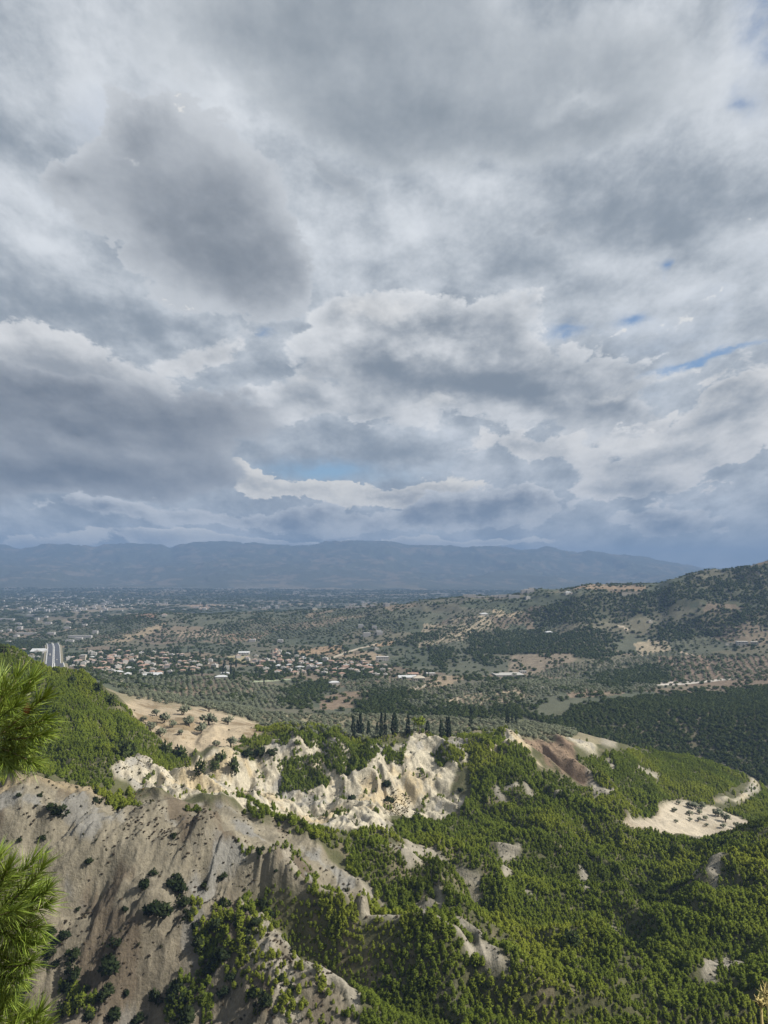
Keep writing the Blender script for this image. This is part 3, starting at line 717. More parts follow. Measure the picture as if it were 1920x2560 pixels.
def grid_mesh(name, P, close=False):
    a, b = P.shape[:2]
    me = bpy.data.meshes.new(name)
    me.vertices.add(a * b)
    me.vertices.foreach_set('co', P.reshape(-1).astype(np.float32))
    ii = np.arange(a * b).reshape(a, b)
    q = np.stack([ii[:-1, :-1], ii[1:, :-1], ii[1:, 1:], ii[:-1, 1:]], -1).reshape(-1, 4)
    me.loops.add(q.size)
    me.loops.foreach_set('vertex_index', q.reshape(-1).astype(np.int32))
    me.polygons.add(len(q))
    me.polygons.foreach_set('loop_start', np.arange(0, q.size, 4, dtype=np.int32))
    me.polygons.foreach_set('use_smooth', np.ones(len(q), bool))
    me.update(calc_edges=True)
    return me
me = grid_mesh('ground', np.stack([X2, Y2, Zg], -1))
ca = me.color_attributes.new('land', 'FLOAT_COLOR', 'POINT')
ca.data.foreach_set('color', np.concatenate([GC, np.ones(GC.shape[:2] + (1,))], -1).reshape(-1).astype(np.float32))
ra = me.attributes.new('rock', 'FLOAT', 'POINT')
ra.data.foreach_set('value', np.clip(ms['cliff'] + ms['marl'] + ms['bare'], 0, 1).reshape(-1).astype(np.float32))
me.materials.append(m_ground)
ground = bpy.data.objects.new('ground', me)
ground['kind'] = 'structure'
ground['label'] = 'eroded hillsides, valley and distant plain'
COL.objects.link(ground)
# ------------------------------------------------------------------ plants
def leaf_mat(name, c1, c2, sat_noise=.35, rough=.75, wide=0.0, c3=None):
    mt_, q, b = new_mat(name)
    oi = q.t.nodes.new('ShaderNodeObjectInfo')
    ge = q.t.nodes.new('ShaderNodeNewGeometry')
    c = q.mix(oi.outputs['Random'], c1, c2)
    if c3 is not None:
        patch = q.noise(q.vmath('SCALE', oi.outputs['Location'], s=1.0), .016, 3, .55)
        c = q.mix(q.step(patch, .46, .33), c, tuple(.58 * k for k in c1))
        c = q.mix(q.step(patch, .48, .62), c, c3)
    v = q.add(.72, q.mul(ge.outputs['Random Per Island'], .56))
    q.put(b.inputs['Base Color'], q.vmath('SCALE', c, s=v))
    b.inputs['Roughness'].default_value = rough
    b.inputs['Specular IOR Level'].default_value = .08
    tr = q.t.nodes.new('ShaderNodeBsdfTranslucent')
    q.put(tr.inputs[0], q.vmath('MULTIPLY', q.vmath('SCALE', c, s=v), (1.25, 1.2, .7)))
    ms_ = q.t.nodes.new('ShaderNodeMixShader')
    ms_.inputs[0].default_value = .48
    q.t.links.new(b.outputs[0], ms_.inputs[1]); q.t.links.new(tr.outputs[0], ms_.inputs[2])
    q.t.links.new(ms_.outputs[0], q.t.nodes['Material Output'].inputs[0])
    return mt_
M_PINE = leaf_mat('pine_needles', (.152, .200, .028), (.196, .248, .034), c3=(.262, .300, .040))
M_OLIVE = leaf_mat('olive_leaves', (.20, .22, .15), (.27, .29, .205))
M_CYP = leaf_mat('cypress_foliage', (.026, .040, .022), (.040, .058, .030))
M_BUSH = leaf_mat('bush_leaves', (.030, .046, .018), (.055, .072, .026))
M_SCRUB = leaf_mat('scrub_leaves', (.055, .062, .028), (.105, .100, .052))
M_GORSE = leaf_mat('gorse_flowers', (.19, .13, .03), (.13, .105, .035))
M_DARK = leaf_mat('dark_and_cloud_shaded_leaves', (.064, .090, .028), (.105, .132, .042))  # own green of dark trees; paints cloud shadow onto the middle-distance pines
m_bark, qb, bb = new_mat('bark')
qpos = qb.t.nodes.new('ShaderNodeNewGeometry').outputs['Position']
qb.put(bb.inputs['Base Color'], qb.mix(qb.noise(qb.vmath('MULTIPLY', qpos, (1, 1, .25)), 18, 4, .6), (.055, .042, .032), (.17, .135, .105)))

def mesh_from(name, V, Fs, mat, smooth=False):
    me_ = bpy.data.meshes.new(name)
    me_.from_pydata([tuple(v) for v in V], [], Fs)
    me_.update()
    if mat is not None: me_.materials.append(mat)
    if smooth:
        me_.polygons.foreach_set('use_smooth', np.ones(len(me_.polygons), bool))
    return me_

def spikes(name, mat, pts, dirs, length, width, r_, blades=3):
    """many small pointed sprays; each one its own little three-sided tuft"""
    V, Fs = [], []
    for p, d, L, w in zip(pts, dirs, length, width):
        d = d / (np.linalg.norm(d) + 1e-9)
        a = np.cross(d, r_.normal(size=3)); a /= np.linalg.norm(a) + 1e-9
        b = np.cross(d, a)
        n = len(V)
        for k in range(blades):
            an = 2 * math.pi * k / blades
            V.append(p + w * (math.cos(an) * a + math.sin(an) * b) - d * L * .15)
        V.append(p + d * L)
        for k in range(blades):
            Fs.append((n + k, n + (k + 1) % blades, n + blades))
    me_ = mesh_from(name, V, Fs, mat)
    co = np.array(V); c0 = np.array([co[:, 0].mean(), co[:, 1].mean(), np.percentile(co[:, 2], 25)])
    nv = (co - c0) * np.array([1, 1, .9]) + np.array([0, 0, .12])
    nv /= np.linalg.norm(nv, axis=1)[:, None] + 1e-9
    per = np.repeat(r_.normal(size=(len(V) // (blades + 1), 3)) * .55, blades + 1, axis=0); nv = nv + per
    nv /= np.linalg.norm(nv, axis=1)[:, None] + 1e-9
    me_.polygons.foreach_set('use_smooth', np.ones(len(me_.polygons), bool))
    me_.normals_split_custom_set_from_vertices([tuple(q) for q in nv])   # foliage shades as a soft mass
    return me_

def crown_pine(seed, H=1.0, wide=.30, n=120):
    """young Aleppo pine, height 1: soft cone of upward sprays, uneven, bare below"""
    r_ = np.random.default_rng(seed)
    P, D, L, W = [], [], [], []
    lobes = [(r_.uniform(0, 2 * math.pi), r_.uniform(.25, .8), r_.uniform(.5, 1.0)) for _ in range(7)]
    while len(P) < n:
        h = r_.uniform(.10, 1.0)
        prof = wide * (1 - h) ** .62 * (.62 + .38 * min(1, h / .25)) + .02
        a = r_.uniform(0, 2 * math.pi)
        k = 1.0
        for la, lh, ls in lobes:
            k += .32 * ls * math.exp(-((h - lh) / .14) ** 2) * max(0, math.cos(a - la)) - .05
        rr = prof * k * math.sqrt(r_.uniform(.12, 1.0))
        P.append(np.array([rr * math.cos(a), rr * math.sin(a), h * .92]))
        D.append(np.array([math.cos(a) * .65, math.sin(a) * .65, .95]) + r_.normal(size=3) * .3)
        L.append(r_.uniform(.09, .19)); W.append(r_.uniform(.035, .065))
    return spikes('pine_crown', M_PINE, P, D, L, W, r_)

def crown_round(name, mat, seed, n=110, lobes=6, flat=.8, base=.25, spray=.16, open_=.0, lift=.5):
    """rounded crown of several lobes, height about 1 and width about 1"""
    r_ = np.random.default_rng(seed)
    cs = []
    for k in range(lobes):
        a = r_.uniform(0, 2 * math.pi); q = r_.uniform(.1, .3)
        cs.append((np.array([q * math.cos(a), q * math.sin(a), base + (1 - base) * r_.uniform(.22, .60)]), r_.uniform(.18, .30)))
    P, D, L, W = [], [], [], []
    for i in range(n):
        c, q = cs[i % lobes]
        d = r_.normal(size=3); d[2] = d[2] * flat + .15; d /= np.linalg.norm(d)
        P.append(c + d * q * r_.uniform(.6, 1.0) * np.array([1, 1, flat]))
        D.append(d + np.array([0, 0, lift]) + r_.normal(size=3) * .35)
        L.append(r_.uniform(.6, 1.2) * spray); W.append(r_.uniform(.3, .55) * spray)
    return spikes(name, mat, P, D, L, W, r_)

def crown_cypress(seed, wide=.085, n=170):
    r_ = np.random.default_rng(seed)
    P, D, L, W = [], [], [], []
    for i in range(n):
        h = r_.uniform(.02, .95)
        prof = wide * min(1, (h + .05) / .18) ** .5 * (1 - h ** 1.7) ** .9 + .005
        a = r_.uniform(0, 2 * math.pi); rr = prof * math.sqrt(r_.uniform(.3, 1))
        P.append(np.array([rr * math.cos(a), rr * math.sin(a), h]))
        D.append(np.array([math.cos(a) * .22, math.sin(a) * .22, 1.0]) + r_.normal(size=3) * .08)
        L.append(r_.uniform(.06, .12)); W.append(r_.uniform(.012, .024))
    return spikes('cypress_crown', M_CYP, P, D, L, W, r_)

def tube(name, mat, path, radii, sides=6):
    V, Fs = [], []
    for i, (p, r0) in enumerate(zip(path, radii)):
        p = np.asarray(p, float)
        q = np.asarray(path[min(i + 1, len(path) - 1)], float) - np.asarray(path[max(i - 1, 0)], float)
        q /= np.linalg.norm(q) + 1e-9
        a = np.cross(q, [.31, .93, .17]); a /= np.linalg.norm(a); b = np.cross(q, a)
        for k in range(sides):
            an = 2 * math.pi * k / sides
            V.append(p + r0 * (math.cos(an) * a + math.sin(an) * b))
    for i in range(len(path) - 1):
        for k in range(sides):
            k2 = (k + 1) % sides
            Fs.append((i * sides + k, i * sides + k2, (i + 1) * sides + k2, (i + 1) * sides + k))
    Fs.append(tuple(range((len(path) - 1) * sides, len(path) * sides)))
    return mesh_from(name, V, Fs, mat, True)

def join_meshes(name, ms_, mat):
    V, Fs = [], []
    for q in ms_:
        n = len(V)
        V += [tuple(v.co) for v in q.vertices]
        Fs += [tuple(n + i for i in p.vertices) for p in q.polygons]
    return mesh_from(name, V, Fs, mat, True)

def obj(name, me_, parent=None, loc=(0, 0, 0), rz=0.0, sc=(1, 1, 1)):
    o = bpy.data.objects.new(name, me_)
    COL.objects.link(o)
    o.location = loc
    o.rotation_euler = (0, 0, rz)
    o.scale = sc
    if parent is not None: o.parent = parent
    return o
def tag(o, label, cat, group=None):
    o['label'] = label; o['category'] = cat
    if group: o['group'] = group
    return o

PINES = [crown_pine(100 + k, wide=(.26, .30, .34, .29, .38, .24)[k]) for k in range(6)]
OLIVE_C = [crown_round('olive_crown', M_OLIVE, 200 + k, n=130, lobes=7, base=.08, spray=.15) for k in range(4)]
BUSH_C = [crown_round('bush_crown', M_BUSH, 300 + k, n=230, lobes=6, base=-.15, flat=.75, spray=.15, lift=.3) for k in range(4)]
SCRUB_C = [crown_round('scrub_crown', M_SCRUB, 400 + k, n=60, lobes=4, base=-.1, spray=.22, lift=.4) for k in range(3)]
M_DRY = leaf_mat('dry_brush', (.085, .068, .048), (.135, .108, .075))
BRUSH_C = [crown_round('brush_crown', M_DRY, 470 + k, n=70, lobes=5, base=-.15, spray=.24, lift=.7) for k in range(2)]
GORSE_C = [crown_round('gorse_crown', M_GORSE, 450 + k, n=60, lobes=4, base=-.1, spray=.2, lift=.4) for k in range(2)]
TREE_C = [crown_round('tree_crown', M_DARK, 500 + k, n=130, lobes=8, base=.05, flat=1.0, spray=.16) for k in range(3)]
CYP_C = [crown_cypress(600 + k, (.075, .085, .065, .095)[k]) for k in range(4)]
STONE_C = crown_round('stone_pine_crown', M_PINE, 650, n=230, lobes=10, base=.42, flat=.75, spray=.11)
PINE_T = tube('pine_trunk', m_bark, [(0, 0, -.06), (.01, 0, .2), (-.005, .008, .5), (0, 0, .86)], (.022, .018, .012, .004))
TALL_T = tube('tall_trunk', m_bark, [(0, 0, -.05), (.012, .004, .25), (-.01, 0, .5), (0, 0, .7)], (.026, .022, .018, .006))
OLIVE_T = join_meshes('olive_trunk', [tube('a', None, [(0, 0, -.06), (.02, .01, .12), (0, .02, .26)], (.075, .055, .05)),
    tube('a', None, [(0, .02, .24), (.10, .05, .42), (.2, .07, .6)], (.04, .03, .012)), tube('a', None, [(0, .02, .24), (-.1, -.04, .42), (-.19, .02, .6)], (.04, .03, .012)),
    tube('a', None, [(0, .02, .24), (.0, -.1, .45), (.04, -.18, .62)], (.035, .025, .01))], m_bark)
CYP_T = tube('cypress_trunk', m_bark, [(0, 0, -.03), (0, 0, .1), (0, 0, .5)], (.014, .012, .006))
BUSH_T = tube('bush_stem', m_bark, [(0, 0, -.12), (.02, 0, .15), (0, .02, .4)], (.05, .04, .015))

PROTO = {}
def plant(kind, crown, trunk, name, x, y, h, w, rz, label, cat, group=None, sink=.0, z=None):
    e = bpy.data.objects.new(name, None)
    COL.objects.link(e)
    e.empty_display_size = .2
    z = float(height(np.array([x]), np.array([y]))[0]) if z is None else z
    e.location = (x, y, z - sink)
    e.rotation_euler = (0, 0, rz)
    e.scale = (w, w, h)
    tag(e, label, cat, group)
    key = (kind, crown.name)
    if key not in PROTO:
        PROTO[key] = (obj('crown', crown, e), obj(kind, trunk, e))
    else:
        for q in PROTO[key]:
            c = q.copy(); COL.objects.link(c); c.parent = e
    return e

# ---- the masses past the nearest three hundred: one object per kind, its plants set on points
def gn_scatter(name, pts, scl, rot, idx, crowns, label):
    if len(pts) == 0: return
    me_ = bpy.data.meshes.new(name)
    me_.vertices.add(len(pts))
    me_.vertices.foreach_set('co', np.asarray(pts, np.float32).reshape(-1))
    for nm, ty, arr in (('scl', 'FLOAT_VECTOR', scl), ('rot', 'FLOAT', rot), ('idx', 'INT', idx)):
        at = me_.attributes.new(nm, ty, 'POINT')
        at.data.foreach_set('vector' if ty == 'FLOAT_VECTOR' else 'value', np.asarray(arr, np.int32 if ty == 'INT' else np.float32).reshape(-1))
    o = obj(name, me_)
    o['kind'] = 'stuff'; o['label'] = label
    ng = bpy.data.node_groups.new(name, 'GeometryNodeTree')
    ng.interface.new_socket('Geometry', in_out='INPUT', socket_type='NodeSocketGeometry')
    ng.interface.new_socket('Geometry', in_out='OUTPUT', socket_type='NodeSocketGeometry')
    gi = ng.nodes.new('NodeGroupInput'); go = ng.nodes.new('NodeGroupOutput')
    jn = ng.nodes.new('GeometryNodeJoinGeometry')
    for c in reversed(crowns):
        inf = ng.nodes.new('GeometryNodeObjectInfo')
        inf.inputs['Object'].default_value = c
        inf.inputs['As Instance'].default_value = True
        inf.transform_space = 'ORIGINAL'
        ng.links.new(inf.outputs['Geometry'], jn.inputs[0])
    ip = ng.nodes.new('GeometryNodeInstanceOnPoints')
    ng.links.new(gi.outputs[0], ip.inputs['Points'])
    ng.links.new(jn.outputs[0], ip.inputs['Instance'])
    ip.inputs['Pick Instance'].default_value = True
    def named(nm, ty):
        n = ng.nodes.new('GeometryNodeInputNamedAttribute'); n.data_type = ty
        n.inputs['Name'].default_value = nm
        return n.outputs[0]
    ng.links.new(named('idx', 'INT'), ip.inputs['Instance Index'])
    cb = ng.nodes.new('ShaderNodeCombineXYZ')
    ng.links.new(named('rot', 'FLOAT'), cb.inputs[2])
    ng.links.new(cb.outputs[0], ip.inputs['Rotation'])
    ng.links.new(named('scl', 'FLOAT_VECTOR'), ip.inputs['Scale'])
    ng.links.new(ip.outputs[0], go.inputs[0])
    md = o.modifiers.new('plants', 'NODES'); md.node_group = ng
    return o

def jitter(x0, x1, y0, y1, sx, sy, ang=0.0, jit=.45, seed=1):
    r_ = np.random.default_rng(seed)
    cx_, cy_ = (x0 + x1) / 2, (y0 + y1) / 2
    R_ = math.hypot(x1 - x0, y1 - y0) / 2
    a, b = np.meshgrid(np.arange(-R_, R_, sx), np.arange(-R_, R_, sy), indexing='ij')
    a = a + r_.uniform(-jit, jit, a.shape) * sx; b = b + r_.uniform(-jit, jit, b.shape) * sy
    c, s = math.cos(ang), math.sin(ang)
    x = cx_ + a * c - b * s; y = cy_ + a * s + b * c
    k = (x > x0) & (x < x1) & (y > y0) & (y < y1)
    return x[k], y[k]
def base_uv(x, y):
    return uvd(x, y, samp(BASE, x, y))
def mask_at(k, x, y): return samp(msoft[k], x, y)
def frame_ok(u, v, mu=260, mv=260): return (u > -mu) & (u < 1920 + mu) & (v < 2560 + mv)

# line of the motorway over the plain, kept clear of trees
A0 = place(132, 1693, 1120, base=True); B0 = place(134, 1621, 1560, base=True)
mwx0, mwy0, mwx1, mwy1 = A0[0], A0[1], B0[0], B0[1]
def mw_centre(k):                                        # straight, then bending away to the left
    x_ = mwx0 + (mwx1 - mwx0) * k; y_ = mwy0 + (mwy1 - mwy0) * k
    if k > .95: x_ -= 60 * (k - .95) ** 2
    return x_, y_
MWP = np.array([mw_centre(k) for k in np.linspace(-1.2, 1.1, 110)])
def off_road(x, y, w=23):
    ok = np.ones(len(x), bool)
    for q in np.where((x < -200) & (x > -1500) & (y > 500) & (y < 2300))[0]:
        ok[q] = np.min(np.hypot(MWP[:, 0] - x[q], MWP[:, 1] - y[q])) > w
    return ok
SCAT = {}
def collect(kind, x, y, h, w, ci):
    if kind in ('tree', 'olive'):
        k_ = off_road(x, y); x, y, h, w, ci = x[k_], y[k_], h[k_], w[k_], ci[k_]
    SCAT.setdefault(kind, []).append(np.stack([x, y, h, w, ci], -1))

# pines on the near slopes
FOREST = [(1150,2055),(1180,2010),(1230,1990),(1265,1960),(1330,1945),(1400,1945),(1478,1965),(1450,1905),(1490,1890),(1560,1880),(1640,1884),(1750,1898),(1830,1932),(1890,1960),(2300,1960),(2300,2750),(860,2750),(905,2545),(836,2480),(769,2425),(700,2380),(640,2330),(600,2310),(640,2265),(780,2252),(880,2268),(915,2240),(850,2170),(900,2115),(1000,2085),(1080,2055)]
GSLOPE = [(-400,1600),(0,1600),(80,1640),(180,1680),(260,1740),(300,1768),(350,1815),(375,1862),(410,1890),(480,1895),(470,1925),(430,1945),(330,1925),(270,1945),(285,1985),(230,1985),(150,1970),(60,1975),(-400,2100)]
TOPS = [(640,1820),(720,1800),(760,1812),(840,1850),(1000,1868),(1040,1855),(1140,1850),(1230,1840),(1265,1852),(1250,1890),(1160,1890),(1120,1870),(1000,1885),(900,1895),(800,1870),(740,1850),(690,1850),(650,1850)]
SHOULDER = [(585,1880),(600,1850),(660,1838),(700,1845),(660,1862),(630,1885),(600,1895)]
CLIFFTOP = [(440,1885),(560,1888),(600,1890),(640,1882),(690,1880),(690,1895),(620,1905),(560,1895),(470,1895)]
RIM_C = [(580,2040),(620,2045),(700,2070),(790,2085),(900,2100),(1000,2120),(990,2140),(890,2130),(780,2112),(700,2095),(610,2065)]
x, y = jitter(-420, 420, 200, 760, 1.1, 1.1, .5, .5, 21)
u, v, d = base_uv(x, y)
n1 = fbm(x / 9, y / 9, 3, 21); n2 = fbm(x / 9 + 50, y / 9 + 31, 3, 22)
uu, vv = u + n1 * 14, v + n2 * 10
den = np.zeros(len(x))
den = np.where(inside(uu, vv, FOREST) & (d < 720), .93, den)
den = np.where(inside(uu, vv, GSLOPE) & (d > 350) & (d < 500), .86, den)
den = np.where(inside(uu, vv, TOPS) & (d > 480) & (d < 580), np.where((u > 830) & (u < 1160), .45, .8), den)
den = np.where(inside(uu, vv, SHOULDER) & (d > 470) & (d < 560), .7, den)
den = np.where(inside(uu, vv, RIM_C) & (d > 305) & (d < 400), .8, den)
for p in GULLYTREES:
    den = np.where(inside(uu, vv, p) & (d > 440) & (d < 560), .85, den)
den = np.maximum(den, .16 * mask_at('cliff', x, y) * (n1 > .1))
ROUGHB = [(900,2300),(1060,2330),(1240,2420),(1260,2470),(1150,2450),(1000,2420),(900,2380)]
den = np.where(inside(uu, vv, ROUGHB) & (d < 275), .55, den)
den *= 1 - .97 * np.clip(mask_at('bare', x, y) * 1.6, 0, 1)
den *= 1 - np.clip(mask_at('field', x, y) * 3, 0, 1)
den *= 1 - np.clip(mask_at('brown', x, y) * 1.3, 0, .95)
den *= 1 - .92 * np.clip(mask_at('cliff', x, y) * 1.2, 0, 1) * (den < .5) * (n1 < .35)
den *= 1 - .97 * mask_at('marl', x, y)
SPURA = [([(490,2260),(560,2280),(640,2340),(770,2450),(905,2560),(640,2600),(560,2480),(500,2400),(470,2320)], .34), ([(420,2440),(520,2440),(540,2600),(420,2600)], .45), ([(140,2440),(200,2460),(260,2600),(180,2600)], .4), ([(230,1968),(330,1995),(350,2040),(300,2030),(250,1995)], .6), ([(440,2020),(520,2040),(540,2075),(470,2045)], .4), ([(590,2120),(680,2160),(800,2230),(860,2262),(780,2250),(640,2180)], .25)]
for p_, w_ in SPURA:
    den = np.maximum(den, w_ * inside(uu, vv, p_) * (d < 330) * np.clip(1 + 1.2 * n1, .2, 2))
den *= np.clip(1.12 - .55 * np.maximum(0, fbm(x / 17, y / 17, 3, 130) - .28), .25, 1)
rr = np.random.default_rng(31)
rn = np.hypot(x, y)
rise = (samp(BASE, x * (1 + 2 / rn), y * (1 + 2 / rn)) - samp(BASE, x * (1 - 2 / rn), y * (1 - 2 / rn))) / 4
den *= 1 - (inside(u, v, [(1545,2062),(1640,2040),(1690,2090),(1920,2080),(1920,2110),(1700,2125),(1600,2112)]) & (d > 435) & (d < 520))
den *= 1 - .95 * (d > 470) * (inside(u, v, WHITE4) | inside(u, v, [(1780,1996),(1900,1940),(1905,1985),(1850,2020),(1790,2022)])) 
den *= .58 * np.clip(1 + 1.5 * np.maximum(rise, 0), 1, 2.4)
k = (rr.uniform(0, 1, len(x)) < den) & frame_ok(u, v)
x, y = x[k], y[k]
hh = rr.uniform(1.3, 3.1, len(x)) * np.clip(1 + .55 * fbm(x / 22, y / 22, 3, 131), .6, 1.6)
collect('pine', x, y, hh, hh * rr.uniform(.95, 1.7, len(x)), rr.integers(0, 6, len(x)))
# pines of the middle distance; cloud shadow is put into their darker leaf colour
for n_, (poly, d0, d1, dens) in enumerate(WOODS):
    sp = 3.3 if d0 < 800 else 4.6 if d0 < 1000 else 5.2
    x, y = jitter(-1300, 1500, d0, d1, sp, sp, .3, .5, 60 + n_)
    u, v, d = base_uv(x, y)
    n1 = fbm(x / 30, y / 30, 3, 21)
    n3 = fbm(x / 80, y / 80, 3, 23)
    k = inside(u + n1 * 26 + n3 * 22, v + n1 * 9 + n3 * 8, poly) & (rr.uniform(0, 1, len(x)) < dens * np.clip(1 - .6 * n1, .2, 1)) & frame_ok(u, v, 200)
    x, y = x[k], y[k]
    hh = rr.uniform(3.0, 6.0, len(x)) if d0 < 800 else rr.uniform(3.6, 7.5, len(x))
    if d0 < 500: collect('pine', x, y, hh, hh * rr.uniform(1.0, 1.5, len(x)), rr.integers(0, 6, len(x)))
    else: collect('tree', x, y, hh, hh * rr.uniform(.8, 1.2, len(x)), rr.integers(0, 3, len(x)))
# olive groves
for n_, (poly, d0, d1, sa, sb, ang, sz) in enumerate(OLIVES):
    x, y = jitter(-1300, 1500, d0, d1, sa, sb, rad(ang), .22, 90 + n_)
    u, v, d = base_uv(x, y)
    k = inside(u, v, poly) & (rr.uniform(0, 1, len(x)) < .88) & (mask_at('sand', x, y) < .3) & (mask_at('brown', x, y) < .2) & (mask_at('cliff', x, y) < .2) & frame_ok(u, v, 200)
    x, y = x[k], y[k]
    hh = rr.uniform(3.3, 4.9, len(x)) * sz
    collect('olive', x, y, hh, hh * rr.uniform(1.05, 1.45, len(x)), rr.integers(0, 4, len(x)))
# loose trees and hedges over the farmland and the plain
x, y = jitter(-1400, 1600, 800, 2400, 10, 10, .7, .5, 151)
u, v, d = base_uv(x, y)
n1 = fbm(x / 60, y / 60, 4, 152)
k = (rr.uniform(0, 1, len(x)) < np.clip(.34 + 1.0 * n1, .08, .95)) & frame_ok(u, v, 150)
x, y = x[k], y[k]
hh = rr.uniform(2.4, 6.5, len(x)); collect('tree', x, y, hh, hh * rr.uniform(1.0, 2.0, len(x)), rr.integers(0, 3, len(x)))
x, y = jitter(-4200, 4200, 2400, 6900, 34, 30, .4, .5, 153)
u, v, d = base_uv(x, y)
n1 = fbm(x / 260, y / 160, 4, 154)
k = (rr.uniform(0, 1, len(x)) < np.clip(.45 + 1.1 * n1, .05, .95)) & (u > -150) & (u < 1700)
x, y = x[k], y[k]
hh = rr.uniform(6, 11, len(x)); collect('tree', x, y, hh, hh * rr.uniform(1.6, 3.4, len(x)), rr.integers(0, 3, len(x)))
VTREES = [[(165,1640),(300,1626),(515,1645),(522,1680),(440,1694),(172,1694)], [(640,1655),(690,1630),(880,1650),(985,1668),(965,1692),(700,1690),(640,1680)]]
x, y = jitter(-900, 300, 1040, 1650, 10, 10, .1, .5, 161)
u, v, d = base_uv(x, y)
k = (inside(u, v, VTREES[0]) | inside(u, v, VTREES[1])) & (rr.uniform(0, 1, len(x)) < .72)
x, y = x[k], y[k]
hh = rr.uniform(3.5, 8.5, len(x)); collect('tree', x, y, hh, hh * rr.uniform(.8, 1.4, len(x)), rr.integers(0, 3, len(x)))
# scrub on the marl and among the bare slips
x, y = jitter(-420, 420, 200, 560, 2.0, 2.0, .2, .5, 171)
u, v, d = base_uv(x, y)
n1 = fbm(x / 14, y / 14, 4, 172)
pm = .26 * mask_at('marl', x, y) * np.clip(.5 + 1.7 * n1, .08, 3) + .30 * mask_at('bare', x, y) + .13 * mask_at('cliff', x, y) * np.clip(.5 + 1.6 * n1, 0, 3) + .55 * inside(u, v, SCREE) * (d > 350)
pm += .4 * mask_at('brown', x, y) + .05 * mask_at('sand', x, y) + .18 * (inside(u, v, FOREST) | inside(u, v, GSLOPE))
fm_ = mask_at('field', x, y)
pm *= 1 - np.clip(2 * fm_, 0, 1)
pm += .30 * (fm_ > .05) * (fm_ < .75) + .015 * (fm_ >= .75)
k = (rr.uniform(0, 1, len(x)) < pm) & frame_ok(u, v, 120, 120)
x, y = x[k], y[k]
w = np.clip(rr.lognormal(-.42, .52, len(x)), .22, 2.6)
collect('scrub', x, y, w * rr.uniform(.6, 1.0, len(x)), w, rr.integers(0, 3, len(x)))
# dry grey-brown brushwood in patches on the marl
x, y = jitter(-330, 330, 205, 330, 1.0, 1.0, .2, .5, 175)
u, v, d = base_uv(x, y)
n1 = fbm(x / 15, y / 18, 4, 176)
k = (rr.uniform(0, 1, len(x)) < mask_at('marl', x, y) * np.clip(.02 + .75 * (n1 - .12), .012, .5) + .05 * mask_at('bare', x, y)) & frame_ok(u, v, 60, 60)
x, y = x[k], y[k]
w = rr.uniform(.5, 1.5, len(x)); collect('brush', x, y, w * rr.uniform(.4, .8, len(x)), w, rr.integers(0, 2, len(x)))
# flowering gorse
GORSE = [([(270,1945),(420,1925),(470,1955),(430,1940),(300,1975),(250,1960)], .30, 380, 460), ([(970,1990),(1030,1985),(1020,2040),(980,2060),(960,2040)], .8, 400, 500), ([(1200,1960),(1240,1960),(1230,2000),(1190,1990)], .4, 420, 500),
         ([(1060,1855),(1150,1853),(1140,1866),(1070,1868)], .5, 500, 545), ([(960,2120),(1010,2140),(1000,2170),(960,2150)], .3, 280, 380), ([(300,1980),(380,2005),(350,2010)], .2, 300, 420)]
x, y = jitter(-420, 420, 280, 560, 1.3, 1.3, .2, .5, 181)
u, v, d = base_uv(x, y)
k = np.zeros(len(x), bool)
for poly, p_, d0, d1 in GORSE:
    k |= inside(u, v, poly) & (d > d0) & (d < d1) & (rr.uniform(0, 1, len(x)) < p_)
x, y = x[k], y[k]
w = rr.uniform(.6, 1.5, len(x)); collect('gorse', x, y, w * .8, w, rr.integers(0, 2, len(x)))

# ---- single plants the photograph lets one point to
def bushes():
    """dark round bushes on the grey hillside: (column, row, half width in pixels, height to width)"""
    L = [(224,2149,12,1.),(384,2180,15,.8),(447,2216,22,1.1),(359,2208,15,1.2),(380,2262,24,1.),(413,2271,30,.9),(456,2254,20,.9),(510,2208,13,.8),(555,2187,12,1.),(314,2269,10,.9),
         (291,2355,18,.6),(266,2414,33,.9),(257,2476,24,1.),(219,2463,12,1.1),(181,2440,18,1.6),(118,2385,20,1.),(118,2334,18,1.),(162,2332,16,1.1),(181,2389,18,1.2),(133,2354,11,1.),(148,2520,20,1.2),(59,2465,22,.9),
         (45,2500,18,.9),(165,2470,20,1.),(195,2500,22,1.),(225,2530,20,.9),(498,2355,20,1.),(620,2349,15,.9),(447,2482,32,1.2),(464,2532,28,1.1),(388,2490,16,1.3),(544,2313,24,1.),(565,2254,16,1.2),(654,2254,15,.9),
         (147,2024,20,.9),(128,2018,14,.9),(245,2001,16,.9),(432,2086,9,1.1),(650,2124,11,1.3),(318,2482,9,1.3),(53,2095,8,1.),(105,2090,11,.8),(195,2273,6,1.2),(240,1980,9,.9),(50,1985,9,.9),(98,1988,8,.8),(112,2410,10,1.2),
         (140,2405,11,1.),(690,2175,6,1.),(620,2325,14,1.1),(520,2420,18,.9),(575,2440,14,.9),(700,2440,13,1.),(730,2468,11,1.),(660,2500,22,1.1),(630,2480,18,.9),(555,2475,16,1.1),(560,2380,22,.9),(540,2400,16,1.),
         (280,2540,22,.9),(340,2545,18,.9),(80,2530,16,.9),(472,2285,14,1.1),(485,2315,12,1.),(590,2300,16,1.),(430,2205,16,1.),(440,2195,12,1.1),(672,2285,14,.9),(610,2275,18,.8),(640,2300,16,.9)]
    for i, (bu, bv, hw, asp) in enumerate(L):
        bx, by, bz = place(bu, bv + hw * asp * .6, 205, 330)
        w_ = 2 * hw / F * by
        yield i, bx, by, bz, w_, w_ * asp, bu, bv, hw
